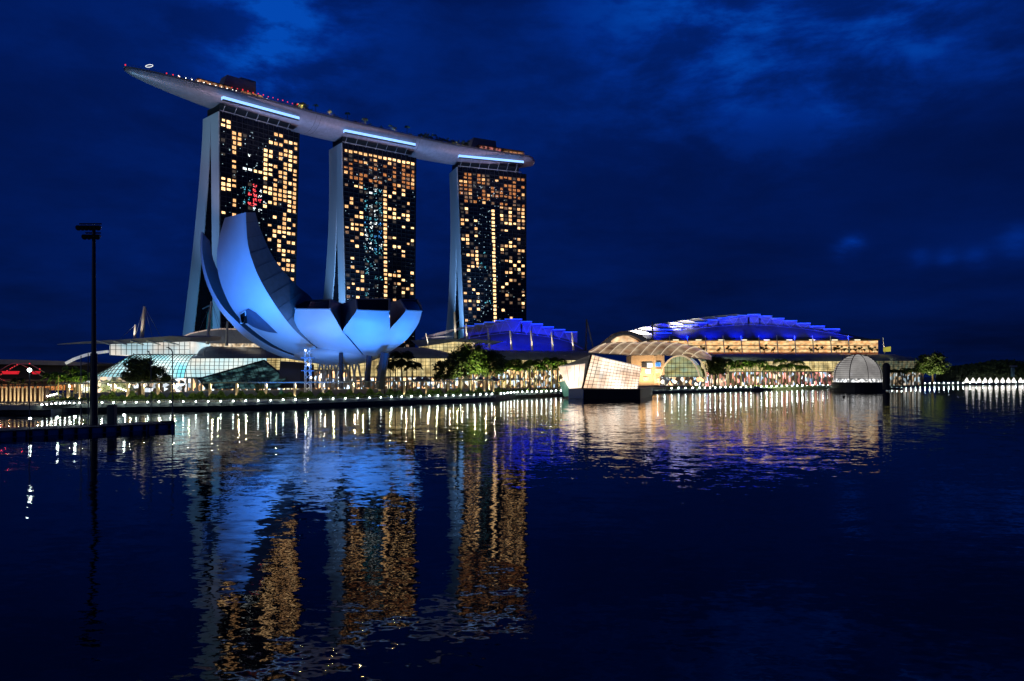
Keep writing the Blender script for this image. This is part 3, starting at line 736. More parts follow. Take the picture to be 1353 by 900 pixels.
flatwall([b_(557.5, 411, .2), (551.5, 396, 300), (556, 402, 304), (558, 411, 304)])
# core and underside
cap = MB().ball(P(446, 468, 299), 17, 24, 12, sz=.26); cap.build('bowl_base', museum_m, mus, True)
core = MB(); 
for x, y in ((455, 440),): core.tube(P(x, 474, 302), P(x, 425, 306), 8, 13, 18)
core.build('core', museum_side, mus)
# legs: dark raking columns and a lattice stem
for (x0, y0, x1, y1, r) in ((488, 470, 484.5, 512, 1.1), (509, 466, 501, 514, 1.7), (450.5, 466, 450.5, 514, .8)):
    D = 283; MB().tube(P(x0, y0, D), P(x1, y1, D), r, r, 8).build('leg', mat('leg_dark_blue', (.03, .04, .07), .5), mus)
lt = MB()
for k in range(7):
    x = 424 + k * 8
    lt.tube(P(x, 475, 296), P(x - 7, 512, 296), .42); lt.tube(P(x, 475, 296), P(x + 7, 512, 296), .42)
lt.build('lattice_legs', mat('lattice_pale', (.5, .48, .42), .5), mus)
# entrance block under the bowl and concrete plinth
eb = MB(); eb.slab([P(370, 477, 300), P(396, 481, 300), P(397, 513, 300), P(368, 513, 300)], (2, 14, 0)); eb.build('plinth', mat('plinth_dark', (.03, .03, .05), .6), mus)
# lattice tower beside (service mast with lights)
mt = empty('service_mast', P(407, 518, 272), 'pale steel mast with small lit platforms under the left of the museum', 'mast')
mm = MB()
for dx in (-1, 1):
    for dy in (-1, 1): mm.tube(P(407, 518, 272) + Vector((dx, dy, 0)), P(407, 462, 272) + Vector((dx * .8, dy * .8, 0)), .16)
for k in range(7):
    z = 4 + k * 2.2; b = P(407, 518, 272); b.z = z; mm.tube(b + Vector((-1, -1, 0)), b + Vector((1, -1, 2.1)), .09); mm.tube(b + Vector((1, -1, 0)), b + Vector((-1, -1, 2.1)), .09)
mm.build('lattice', whitep, mt)
for y in (473, 490): MB().box(P(407, y, 271.5), (4.4, 2.6, .35)).build('platform', mat('platform_blue', (.2, .3, .5), .5), mt)
for x, y in ((403.5, 463), (407.5, 482), (411, 499)): MB().ball(P(x, y, 270), .28, 6, 4).build('lamp', lampw, mt)

BL = (.015, .19, 1.0); CY = (.03, .26, 1.0)
def flood(loc, to, power, colr, size=60):
    fx = FLOODS[0]
    loc = Vector(loc); d = (Vector(to) - loc).normalized()
    spot(loc + d * .6, to, power, colr, size)
FLOODS = [None]
KM = 1.05
flood((X(285, 232), 232, 3), P(310, 340, 274), 165e3 * KM, (.015, .20, 1), 55)
flood((X(330, 236), 236, 3), P(330, 400, 272), 62e3 * KM, CY, 60)
flood((X(375, 240), 240, 3), P(365, 420, 278), 26e3 * KM, CY, 70)
flood((X(420, 243), 243, 3), P(415, 430, 276), 46e3 * KM, CY, 70)
flood((X(480, 252), 252, 3), P(480, 430, 272), 46e3 * KM, (.02, .22, 1), 70)
flood((X(520, 262), 262, 3), P(520, 430, 280), 40e3 * KM, CY, 70)
flood((X(590, 285), 285, 3), P(545, 430, 290), 50e3 * KM, CY, 50)
flood((X(240, 262), 262, 3), P(275, 390, 297), 120e3 * KM, BL, 50)
flood((X(440, 262), 262, 3), P(440, 470, 292), 1.2e3, (.8, .8, 1), 100)
spot((X(485, 246), 246, 3), P(365, 360, 280), 26e3, (.4, .6, 1), 45)  # added fill spot to lift the side wall of the tall petal
# tower end walls and the terrace hull
WT = (.20, .47, 1.0); TEAL = (.10, .46, 1.0)
for T, pl, pu in ((T1, 170e3, 340e3), (T2, 45e3, 1050e3), (T3, 60e3, 1050e3)):
    root, at, d, nrm = T
    g = 80 if T is T1 else 27
    q = at(0, 6, 0) - d * g - nrm * (20 if T is T1 else 34) + Vector((0, 0, 34 if T is T1 else 6))
    spot(q, at(0, 14, 45), pl, TEAL, 75); spot(q + d * 2, at(0, 12, 170), pu, WT, 60)
    # spots in the air before the facade wash the hull above
    for u in (.15, .5, .85):
        spot(at(u, -26, TOP - 40), at(u, 4, TOP + 16), 20e3, (.8, .66, .82), 85, rad=2)
spot(Vector((-262, 455, 60)), (-235, 505, 205), 230e3, (.25, .75, .9), 45)
spot(Vector((-120, 545, 30)), (-150, 590, 205), 110e3, (.8, .68, .85), 50)
spot(Vector((-35, 600, 30)), (-65, 655, 205), 110e3, (.8, .68, .85), 50)
spot(Vector((30, 640, 60)), (12, 690, 205), 120e3, (.8, .65, .85), 45)
spot(Vector((-215, 480, 90)), (-205, 525, 208), 55e3, (.85, .7, .85), 70)

# ------------------------------------------------------------------ the long shopping arcade
mall_glass = glow('arcade_glass', (1, .72, .28), (1, .84, .42), 1.35, scale=.16, lo=.35, hi=.7, floor=.25)
mall_white = glow('arcade_glass_cool', (.55, .92, 1), (1, .93, .78), 1.35, scale=.06, lo=.3, hi=.7, floor=.55)
shops = glow('shop_windows', (1, .55, .25), (1, .86, .58), 2.6, scale=.6, lo=.4, hi=.95, floor=.03, cells=True, c3=(.6, .8, 1), sz=.7)
shops_r = glow('shop_windows_pink', (1, .35, .3), (1, .8, .5), 2.4, scale=.5, lo=.4, hi=.95, floor=.03, cells=True, c3=(.5, .7, 1), sz=.6)
MALL = [(60, 352), (100, 361), (230, 387), (441, 440), (600, 482), (700, 509), (781, 530), (925, 573), (1000, 601), (1200, 668), (1260, 700)]
def mallD(px): return interp(MALL, px)
def arcade(px0, px1, label, glass, shop, eave=(476, 476), ridge=(468, 468), round_ends=0, low=487, base_z=DECK, roof_from=0.0):
    n = max(6, int((px1 - px0) / 6)); mid = (px0 + px1) / 2
    root = empty('shopping_arcade', (X(mid, mallD(mid)), mallD(mid), DECK), label, 'building', 'curved roofed halls of the waterfront shopping arcade')
    F, G, H = [], [], []
    rib = MB(); rm = MB()
    for i in range(n + 1):
        t = i / n; px = lerp(px0, px1, t); D = mallD(px); ev = Z(lerp(*eave, t), D); rg_ = Z(lerp(*ridge, t), D + 14)
        k = 1.0
        if round_ends & 1: k = min(k, (t / .25) ** .5 if t < .25 else 1)
        if round_ends & 2: k = min(k, ((1 - t) / .35) ** .55 if t > .65 else 1)
        x0 = X(px, D)
        row = []
        for s in range(7):
            a = s / 6 * math.pi / 2; row.append(Vector((x0 + (px - CX) / FPX * 14 * math.sin(a) * .3, D + 16 * (1 - math.cos(a)), ev + (rg_ - ev) * k * math.sin(a))))
        row.append(row[-1] + Vector((0, 30, -1))); row = [Vector((x0, D + .3, ev - .7)), Vector((x0, D - 1, ev - .7))] + [r + Vector((0, -1, 0)) for r in row]
        F.append(row)
        lowz = Z(low, D); G.append([(x0, D + 1, ev - .6), (x0, D + .2, (ev + lowz) / 2), (x0, D + 1.2, lowz)]); H.append([(x0, D + 2.2, lowz - .6), (x0, D + 2.2, DECK)])
        rib.path([Vector(p) + Vector((0, -.25, 0)) for p in G[-1]], .16, 4)
        if i % 3 == 0: MB().path([r + Vector((0, -.1, .12)) for r in row[2:-1]], .13, 4).build('roof_seam', mat('roof_seam', (.3, .3, .33), .5), root)
    MB().grid(F).build('roof', roofm, root); MB().grid(G).build('glass_wall', glass, root); MB().grid(H).build('shopfront', shop, root)
    for s in (.2, .4, .6, .8, .98):
        rib.path([Vector(g[0]).lerp(Vector(g[1]), s * 2) + Vector((0, -.25, 0)) if s < .5 else Vector(g[1]).lerp(Vector(g[2]), s * 2 - 1) + Vector((0, -.25, 0)) for g in G], .11, 4)
    rib.build('mullions', darkm, root)
    fs = MB(); 
    for i in range(n): 
        a, b = Vector(H[i][0]), Vector(H[i + 1][0]); fs.slab([a + Vector((0, -3.2, .1)), b + Vector((0, -3.2, .1)), b + Vector((0, -3.2, .7)), a + Vector((0, -3.2, .7))], (0, 4, 0))
    fs.build('shop_canopy', grey, root)
    cl = MB()
    for i in range(0, n + 1): a = Vector(H[i][1]); cl.box((a.x, a.y - .6, (a.z + H[i][0][2]) / 2), (.8, .8, H[i][0][2] - a.z))
    cl.build('shop_piers', mat('pier_tan', (.4, .33, .25), .7), root)
    return root
arcade(233, 352, 'arcade hall left of the museum with a dark curved roof over cool white glass', mall_white, shops, (472, 472), (458, 457), 1, low=499)
arcade(352, 462, 'arcade hall glowing behind the legs of the museum', mall_glass, shops, (472, 472), (459, 459), 0, low=489)
arcade(463, 606, 'arcade hall right of the museum whose grey roof curves down at its right end', mall_glass, shops, (472, 472.5), (459, 459), 2, low=498)
arcade(607, 786, 'arcade hall behind the palm row left of the crystal pavilion', mall_glass, shops, (474.5, 475), (463, 464), 0, low=488)
arcade(926, 1112, 'arcade hall behind the palm row between the plaza arch and the glass sphere', mall_glass, shops_r, (476.5, 476.5), (468, 467), 0, low=491)
arcade(1113, 1218, 'darker end hall of the arcade behind and right of the glass sphere', glow('dim_glass', (.5, .7, .5), (1, .8, .4), .25, scale=.3, floor=.1), glow('dim_shops', (1, .7, .4), (.7, .9, 1), .9, scale=.4, floor=.02, lo=.4, hi=.95, cells=True), (476, 476), (468, 468), 2, low=490)
# upper lit glass storey over the right of the museum
us = empty('upper_hall', (X(590, 520), 520, 20), 'glass upper hall with a low sloping roof between the museum and the big tree', 'building', 'upper halls of the arcade')
f = MB(); f.slab([P(553, 459, 520), P(566, 452.5, 520), P(600, 451, 520), P(625, 451, 520), P(624, 466, 520), P(605, 472, 520), P(590, 466, 520), P(560, 459, 520)], (0, 25, 0)); f.build('glass_wall', mall_glass, us)
f = MB()
for x in range(556, 626, 5): f.tube(P(x, 452, 519.5), P(x, 470, 519.5), .14, n=4)
for y in (455, 459, 463): f.tube(P(555, y, 519.5), P(625, y, 519.5), .1, n=4)
f.build('mullions', darkm, us)
f = MB(); f.slab([P(543, 450, 516), P(580, 447.5, 514), P(630, 448.5, 514), P(668, 451, 514), P(650, 454, 514), P(600, 451.5, 514), P(553, 458.5, 516)], (0, 34, 1)); f.build('roof', roofm, us)
# ------------------------------------------------------------------ left: glazed vault, roof blades
vt = empty('glazed_vault', (X(165, 350), 350, DECK), 'large glazed vault glowing white and teal at left behind the dark round tree', 'building')
va = []; nx, na = 26, 12
for i in range(nx + 1):
    t = i / nx; px = lerp(97, 243, t); D = lerp(348, 372, t); hk = min(1, .45 + .75 * math.sin(min(1, t * 1.9) * math.pi / 2)) if t < .55 else 1
    zt = Z(467, D); r = []
    for k in range(na + 1):
        a = k / na * math.pi / 2; r.append(Vector((X(px, D) + (1 - t) * 10 * math.sin(a) , D + 17 * (1 - math.cos(a)), 5 + (zt - 5) * hk * math.sin(a))))
    va.append(r)
MB().grid(va).build('vault_glass', glow('vault_glow', (.25, .85, 1), (1, .96, .85), 1.6, scale=.06, lo=.3, hi=.68, floor=.35), vt)
rb = MB()
for r in va: rb.path([p + Vector((0, -.25, .1)) for p in r], .2, 4)
for k in range(1, na + 1): rb.path([r[k] + Vector((0, -.25, .1)) for r in va], .13, 4)
rb.build('vault_ribs', mat('vault_rib', (.08, .09, .1), .5), vt)
bs = MB(); bs.slab([P(97, 497, 346), P(243, 500, 366), P(243, 519, 366), P(97, 520, 346)], (0, 3, 0)); bs.build('vault_base', glow('vault_base_glow', (1, .7, .5), (.8, .9, 1), 1.6, scale=.5, lo=.5, hi=.95, floor=.02, cells=True), vt)
hb = empty('upper_hall', (X(200, 385), 385, 20), 'glass box hall under white roof blades above the glazed vault', 'building', 'upper halls of the arcade')
f = MB(); f.slab([P(145, 455, 385), P(250, 451, 385), P(250, 469, 385), P(145, 469, 385)], (0, 30, 0)); f.build('glass_wall', glow('hall_glow', (.6, .9, 1), (1, .86, .72), 1.2, scale=.06, floor=.4), hb)
f = MB()
for x in range(146, 252, 7): f.tube(P(x, 452, 384.5), P(x, 469, 384.5), .16, n=4)
for y in (457, 462): f.tube(P(145, y, 384.5), P(250, y, 384.5), .1, n=4)
f.build('mullions', darkm, hb)
f = MB(); f.slab([P(75, 454.8, 378), P(110, 451.5, 378), P(170, 448, 378), P(225, 444, 378), P(252, 446, 378), P(250, 451.5, 378), P(200, 453, 378), P(145, 454.5, 378), P(110, 453.5, 378), P(76, 455.4, 378)], (4, 30, 2)); f.build('roof', mat('blade_roof', (.35, .35, .38), .5), hb)
for x0, x1 in ((128, 146), (150, 168), (172, 190), (194, 212), (216, 236)):
    f = MB(); f.tube(P(x0, 450.5, 377), P(x1, 455.5, 377), .5, .3); f.build('roof_blade', whitep, hb)
f = MB(); f.path([P(x, y, 345) for x, y in ((87, 480), (98, 474.5), (112, 469.5), (126, 466.5), (143, 464.5))], .7, 6)
tag(f.build('curved_fascia', mat('fascia_lit', (.8, .8, .85), emit=(.8, .85, 1), estr=.35)), 'curved white roof edge sweeping over the left end of the glazed vault', 'roof edge')  # light on the fascia painted in with a weak glow
# curved dark roof and the dark glass pyramid
cr_ = empty('curved_roof', (X(292, 420), 420, 20), 'dark saucer roof behind the tall petal, at the foot of the leftmost tower', 'roof')
f = MB(); top = [P(x, y, 420) for x, y in ((238, 447), (252, 441), (272, 437), (292, 435), (315, 435.5), (335, 439), (352, 447), (350, 457), (268, 458))]
f.slab(top, (8, 40, 1)); f.build('roof', roofm, cr_)
f = MB(); f.path([P(x, y - .5, 419) for x, y in ((238, 447), (252, 441), (272, 437), (292, 435), (315, 435.5), (335, 439))], .35); f.build('roof_rim', mat('rim_lit', (.7, .6, .55), emit=(1, .7, .55), estr=.35), cr_)  # rim emits a little to stand for light falling on it
f = MB(); f.slab([P(256, 454, 412), P(345, 454, 412), P(345, 458.5, 412), P(256, 458.5, 412)], (0, 4, 0)); f.build('clerestory', glow('clerestory', (1, .7, .4), (1, .9, .7), 1.2, scale=.6, floor=.05), cr_)
pyr = empty('glass_pyramid', (X(320, 300), 300, DECK), 'low dark glass pyramid in front of the arcade, left of the museum stem', 'building')
apex = P(349, 476.5, 318); lf = P(262, 501, 296); rt = P(378, 500, 300); bl = P(272, 514, 292); brr = P(366, 514, 292)
f = MB(); f.add([apex, lf, bl, brr, rt, P(300, 505, 340)], [(0, 1, 2, 3), (0, 3, 4), (0, 5, 1), (0, 4, 5)])
f.build('glass_skin', glow('pyramid_glass', (.02, .09, .10), (.25, .6, .6), .5, scale=.25, lo=.45, hi=.72, floor=.06), pyr)
f = MB(); f.path([lf, apex, rt], .45); 
for k in range(1, 14): f.tube(lf.lerp(apex, k / 14) + Vector((0, -.3, 0)), bl.lerp(brr, k / 14) + Vector((0, -.3, 0)), .13, n=4)
for k in range(1, 5): f.tube(lf.lerp(bl, k / 5) + Vector((0, -.3, 0)), apex.lerp(brr, k / 5) + Vector((0, -.3, 0)), .12, n=4)
f.build('glass_frame', darkm, pyr)
# ------------------------------------------------------------------ masts with cables
def mast(px0, py0, px1, py1, D, r, cables, label, m=None):
    a, b = P(px0, py0, D), P(px1, py1, D); root = empty('roof_mast', b, label, 'mast', 'raking masts that hold up the roofs')
    if 'dark' not in label: spot(b + Vector((-1.2, -4.5, .5)), a.lerp(b, .35), 5e3 if D > 450 else 3e3, (1, .88, .72), 60, rad=.5)
    MB().tube(b, a, r * 1.25, r * .75, 8).build('mast_pole', m or mat('mast_lit', (.7, .66, .6), .4), root)
    if cables:
        c = MB()
        for (cx, cy) in cables: c.tube(a, P(cx, cy, D + 2), .1, n=4)
        c.build('cable', grey, root)
    return root
mast(191, 405, 187.5, 446, 390, .9, ((178, 446), (201, 444), (216, 452)), 'taller pale mast leaning above the glass box hall at far left')
mast(179, 429, 178, 447, 392, .6, ((160, 447),), 'short pale mast just left of the taller leaning mast at far left')
mast(279.5, 398, 274, 455, 400, .8, ((262, 440), (293, 452), (300, 456)), 'tall tapering mast in front of the leg of the leftmost tower')
mast(300.5, 425, 299.5, 457, 398, .7, ((286, 456), (316, 457)), 'straight mast rising beside the tall petal on the dark saucer roof')
mast(563, 440, 566, 457, 500, .5, (), 'small mast just right of the museum rim')
mast(600.5, 412, 602, 447, 500, .8, (), 'tall mast at the foot of the legs of the rightmost tower')
for i, (x, y, x2, y2, lb) in enumerate(((616, 428, 617, 449, 'first'), (644.5, 434, 647, 460, 'second'), (674, 437, 676, 462, 'third'), (701, 437, 703.5, 463, 'fourth'), (728.5, 439, 730.5, 463, 'fifth'), (755.5, 439, 757.5, 463, 'sixth'))):
    mast(x, y, x2, y2, 520, .65, (), lb + ' of the six roof props counted from the left before the smaller blue roof')
ap = mast(775, 422, 774, 463, 540, .6, (), 'dark two legged mast in the gap between the two blue roofs', darkm)
MB().tube(P(775, 422, 540), P(783.5, 459, 540), .5, .5).build('mast_leg', mat('mast_grey', (.15, .16, .2), .5), ap)
mast(862, 425, 862.5, 447, 600, .6, ((858, 446), (869, 447)), 'dark mast among the white leaf plates of the larger blue roof', mat('mast_grey', (.15, .16, .2), .5))
mast(1166.5, 446, 1169, 467, 670, .4, (), 'thin mast at the right end of the lit terrace')

# ------------------------------------------------------------------ the two blue stepped roofs
blue_body = mat('shell_skin', (.13, .14, .17), .5, noise=.12)  # shell, riser and visor tones put the fall-off of light into colour
blue_visor = mat('visor_skin', (.62, .64, .7), .5, noise=.06)
def blue_hall(name_label, D, body_top, body_bot, visors, leaves, depth, spots, dark=0):
    pxm = sum(v[0] for v in body_top) / len(body_top)
    root = empty('stepped_roof_hall', (X(pxm, D), D, DECK), name_label, 'building', 'blue lit halls with stepped roofs')
    n = 40; x0, x1 = body_top[0][0], body_top[-1][0]; rows = []; U = 10
    for i in range(n + 1):
        px = lerp(x0, x1, i / n); yt = interp(body_top, px); yb = interp(body_bot, px); r = []
        for k in range(U + 1):
            a = k / U * math.pi / 2; Dk = D + depth * (1 - math.cos(a)) * .9; zt = Z(yt, D + depth * .9); zb = Z(yb, D)
            r.append(Vector((X(px, Dk), Dk, zb + (zt - zb) * math.sin(a))))
        r.append(r[-1] + Vector((0, 40, -4))); rows.append(r)
    MB().grid(rows).build('shell', blue_body, root, True)
    tr = MB()
    for j, (a, b, y) in enumerate(visors):
        Df = D + 1; Db = D + depth; za = Z(y, Df)
        v = MB(); v.slab([P(a, y + .9, Df), P(b, y + .7, Df), P(b, y - .2, Df), P(a, y, Df)], (X((a + b) / 2, Db) - X((a + b) / 2, Df), Db - Df, (Z(y, Db) - za) * .15 - 1.0)); v.build('visor', blue_visor, root)
        e = MB(); e.tube(P(a - .5, y + .1, Df - .5), P(b, y, Df - .5), .28, n=5); e.build('edge_light', blueline, root)
        m_ = (a + b) / 2
        for xx in (a + 1, b - 1): tr.tube(P(xx, y + 1, Df), P(m_, interp(body_top, m_) + (2.5), D + 4), .13, n=4)
        s = MB(); s.add([P(a, y + 1, Df + 14), P(b, y + 1, Df + 14), P(b, interp(body_top, b) + 1, D + 15), P(a, interp(body_top, a) + 1, D + 15)], [(0, 1, 2, 3)]); s.build('riser', mat('riser_skin', (.34, .36, .4), .5, noise=.1), root)
    tr.build('truss', bluetruss, root)
    tr = MB(); tr.path([P(lerp(x0, x1, i / 30), interp(body_top, lerp(x0, x1, i / 30)) + 2.6, D + 2) for i in range(31)], .12, 4); tr.build('gutter_light', bluetruss, root)
    for (ax, ay, bx, by, h) in leaves:
        v = MB(); up, dn = [], []
        for k in range(11):
            s = k / 10; px = lerp(ax, bx, s); py = lerp(ay, by, s); up.append(P(px, py - h * math.sin(math.pi * s) - .3, D + 2)); dn.append(P(px, py + .8 * math.sin(math.pi * s) + .2, D))
        v.slab(up + dn[::-1], (0, 14, 1)); v.build('leaf_plate', whitep, root)
    for (sx, sy, tx, ty, pw, cl, *ang) in spots:
        spot((X(sx, D - 26), D - 26, Z(sy, D)) if (D < 600 or ang) else (X(sx, D - 15), D - 15, Z(449, D - 15)), P(tx, ty, D + 8), pw, cl, ang[0] if ang else 80, rad=1.5)
    return root
DB = (.0, .012, 1)
vis1 = [(613, 627, 430.5), (627, 640, 428), (640, 654, 425.6), (654, 667, 423.6), (667, 690, 421.6), (688, 703, 424.7), (702, 717.5, 427.9), (717, 732, 431.8), (731, 747, 435.3), (746, 763, 438.6)]
blue_hall('smaller blue lit stepped roof, in front of the rightmost tower', 560, [(596, 451), (612, 446), (640, 441), (670, 437), (700, 439.5), (730, 443.5), (752, 449), (778, 463)],
          [(596, 455), (612, 458), (650, 463), (778, 464)], vis1, [(560, 444.5, 590, 441, 1.3), (572, 442, 604, 436.5, 1.6), (586, 439.5, 614, 433, 1.6), (600, 436, 628, 430.6, 1.5), (556, 447, 600, 444.5, 1.0)], 24,
          [(x, 464, x + 2, 432, 50e3, DB) for x in (615, 640, 665, 690, 715, 740)] + [(575, 452, 585, 441, 60e3, (1, .85, .8), 40)])
vis2 = [(905, 922, 429.2), (918, 936, 425.8), (934, 950, 422.4), (948, 962, 420), (962, 976, 418.2), (975, 990, 416.5), (988, 1005, 415.2), (1003, 1020.5, 417.3), (1019, 1036.5, 420.3), (1035, 1053.5, 423.5), (1052, 1071, 426.9), (1070, 1090, 430.7), (1088, 1110, 434.4)]
blue_hall('larger blue lit stepped roof at right over the lit terrace', 670, [(850, 440), (880, 435), (918, 431.8), (955, 428), (989, 426.2), (1020, 427.8), (1060, 431.8), (1108, 439), (1135, 445), (1150, 448)],
          [(850, 447.5), (1150, 448.5)], vis2 + [(868, 888, 440), (872, 900, 435), (888, 915, 431)], [(826, 438.5, 864, 443, 4.2), (842, 434.5, 878, 437.5, 3.8), (862, 430, 891, 433, 3.2), (878, 427.5, 905, 430, 2.8), (895, 425, 922, 427, 2.4), (911, 422.4, 936, 423.5, 2), (928, 420, 950, 420.4, 1.6), (945, 418.2, 966, 418.5, 1.4), (960, 416.5, 985, 416.6, 1.2)], 28,
          [(x, 449, x + 2, 425, 60e3, DB) for x in (870, 905, 940, 975, 1010, 1045, 1080, 1115)] + [(835, 444, 850, 434, 200e3, (1, .88, .76), 44), (880, 436, 905, 424, 190e3, (1, .88, .76), 40)])
# lit terrace storey below the larger roof
te = empty('terrace_storey', (X(1010, 672), 672, DECK), 'long orange and gold lit terrace storey under the larger blue roof', 'building')
f = MB(); f.slab([P(862, 450, 680), P(1160, 450, 680), P(1160, 468, 680), P(862, 468, 680)], (0, 20, 0))
f.build('back_wall', glow('terrace_glow', (1, .45, .16), (1, .74, .36), 1.5, scale=.22, lo=.3, hi=.7, floor=.25, sz=1.8), te)
f = MB(); f.slab([P(858, 447.8, 664), P(1163, 447.8, 664), P(1163, 449.6, 664), P(858, 449.6, 664)], (0, 24, 0)); f.build('roof_slab', darkm, te)
f = MB()
for y in (456, 461): f.slab([P(890, y, 676), P(1150, y, 676), P(1150, y + .7, 676), P(890, y + .7, 676)], (0, 3, 0))
f.build('floor_edges', mat('floor_edge', (.2, .14, .1), .7), te)
f = MB(); f.slab([P(862, 465.6, 670), P(1160, 465.6, 670), P(1160, 467.5, 670), P(862, 467.5, 670)], (0, 8, 0)); f.build('parapet', mat('parapet_terracotta', (.5, .2, .12), .6, emit=(1, .22, .08), estr=.12), te)  # terracotta, with the warm terrace light painted in as glow
for k in range(11):
    x = 884.5 + 23.6 * k
    MB().tube(P(x, 443.5, 661), P(x + 2, 467, 663), .5, .5, 6).build('column', whitep, te)
for k in range(9):
    MB().box(P(893 + 30 * k, 449.3, 663.5), (5, 1, .5)).build('downlight', mat('downlight', (.9, .8, .6), emit=(1, .9, .6), estr=2.2), te)
for k in range(12): point(P(890 + 23.6 * k, 455, 667), 420, (1, .7, .35), 3.5)
tsh = None
for i, (x, s) in enumerate(((928, 1.1), (950, .8), (963, 1), (975, .6), (1010, 1.2), (1022, .8), (1048, .7), (1071, .8), (1081, 1.2), (1105, 1.1), (1112, 1), (1121, .9), (1131, 1), (1139, .9), (1149, 1), (1156, .9), (906, .9))):
    p = P(x, 466.5, 668.5)
    if tsh is None: tsh = broad_tree(p, 6.2, 3.2, 260, .6, 'x', m=leaf_dark, name='terrace_shrub'); o = tsh
    else: o = dup(tsh, p, random.uniform(0, 6), s)
    o['label'] = 'round shrub on the lit terrace below the larger blue roof'; o['group'] = 'shrubs on the lit terrace'

# ------------------------------------------------------------------ event plaza between the halls
pl = empty('plaza_arch', (X(825, 530), 530, DECK), 'dark arched roof with an orange lit opening above the plaza canopy', 'building')
arc = [(793, 456), (800, 449.5), (810, 442), (820, 439), (830, 438.5), (840, 441), (850, 446), (860, 453)]
arcp = [P(x, y, 530) for x, y in arc]; inner = [P(x, y, 530) for x, y in ((806, 454), (808, 449), (815, 444.5), (824, 442.3), (834, 443), (843, 447), (851, 452.5))]
f = MB(); f.slab(arcp + inner[::-1], (4, 30, 0)); f.build('arch_roof', roofm, pl)
f = MB(); f.path([p + Vector((0, -.3, .2)) for p in arcp], .4); f.build('arch_rim', mat('rim_dull', (.25, .2, .18), .6), pl)
f = MB(); f.slab([p + Vector((0, 12, 0)) for p in inner], (0, 2, 0)); f.build('lit_interior', glow('arch_glow', (1, .42, .16), (1, .7, .4), 1.5, scale=.2, floor=.3), pl)
cn = empty('plaza_canopy', (X(850, 500), 500, DECK), 'low curved canopy of pale diagonal ribs above the crystal pavilion', 'canopy')
cu = []
for i in range(25):
    t = i / 24; px = lerp(778, 940, t); r = []
    for k in range(7):
        s = k / 6; D = 490 + 26 * s; y = lerp(interp([(778, 466), (800, 468), (860, 470.5), (880, 469), (940, 476)], px), interp([(778, 464), (790, 456.5), (806, 453), (870, 451.5), (900, 454), (925, 460), (940, 470)], px), math.sin(s * math.pi / 2)); r.append(P(px, y, D))
    cu.append(r)
MB().grid(cu).build('canopy_skin', glow('canopy_glow', (.55, .30, .16), (.9, .66, .42), .62, scale=.12, floor=.25, c3=(.35, .4, .15)), cn)
f = MB()
def cup(i, k): i = min(23.99, i); a = int(i); return cu[a][k].lerp(cu[a + 1][k], i - a) + Vector((0, -.5, .3))
for i in range(0, 21, 2): f.path([cup(i + k * .55, k) for k in range(7)], .3, 4)
f.build('rib', mat('rib_lit', (.8, .7, .55), emit=(1, .8, .55), estr=.7), cn)  # ribs are no lamps: their lighting is painted in as emission
f = MB(); f.path([r[0] + Vector((0, -.5, 0)) for r in cu], .35); f.path([r[-1] for r in cu], .35); f.build('edge_beam', mat('edge_beam', (.4, .35, .28), .5), cn)
tb = empty('tan_pavilion_block', (X(855, 488), 488, DECK), 'tan stone block with square windows beside the plaza arch', 'building')
f = MB(); f.slab([P(834, 470, 488), P(876, 469, 488), P(876, 509, 488), P(834, 510, 488)], (0, 20, 0)); f.build('wall', mat('tan_stone', (.6, .46, .3), .7), tb)
for x in (834, 864, 875): MB().slab([P(x, 470, 487), P(x + 3, 470, 487), P(x + 3, 509, 487), P(x, 509, 487)], (0, 1, 0)).build('pier', mat('tan_pier', (.7, .55, .38), .7), tb)
for x, y, m in ((866, 479, 'b'), (866, 487.5, 'y'), (866, 500, 'y'), (848, 480, 'd'), (855, 480, 'c'), (853, 488, 'c'), (850, 498, 'y'), (840, 490, 'y')):
    MB().slab([P(x, y, 486.8), P(x + 7, y, 486.8), P(x + 7, y + 5.5, 486.8), P(x, y + 5.5, 486.8)], (0, .3, 0)).build('window', win_m[m], tb)
for x in (842, 855, 868): spot(P(x, 509, 474), P(x, 484, 490), 16e3, (1, .66, .36), 90)
ar = empty('glazed_arch', (X(900, 490), 490, DECK), 'round glazed arch with a pale frame right of the tan block', 'building')
hoop = [P(898 + 27 * math.cos(a), 508 - 38 * math.sin(a), 488) for a in [math.pi * k / 20 for k in range(21)]]
f = MB(); f.slab(hoop, (6, 12, 0)); f.build('arch_glass', glow('arch_glass', (.8, .7, .25), (.55, .75, .5), .8, scale=.12, floor=.2, c3=(1, .45, .2), sz=1.8), ar)
f = MB(); f.path([p + Vector((0, -.6, 0)) for p in hoop], .55); f.path([p + Vector((5, 3, 2)) for p in hoop[:12]], .5); f.build('arch_frame', mat('arch_frame', (.8, .65, .45), emit=(1, .75, .45), estr=.5), ar)  # frame glows in place of light shining on it
f = MB()
for k in range(1, 10): x = 871 + 5.4 * k; h = 38 * math.sqrt(max(0, 1 - ((x - 898) / 27) ** 2)); f.tube(P(x, 508, 487.2), P(x, 508 - h, 487.2), .13, n=4)
for y in (480, 486, 492, 498): h = 27 * math.sqrt(max(0, 1 - ((508 - y) / 38) ** 2)); f.tube(P(898 - h, y, 487.2), P(898 + h, y, 487.2), .18, n=4)
f.build('mullions', darkm, ar)
f = MB(); f.slab([P(872, 498.5, 484), P(930, 498.5, 484), P(930, 509.5, 484), P(872, 509.5, 484)], (0, 3, 0)); f.build('ground_floor', shops, ar)

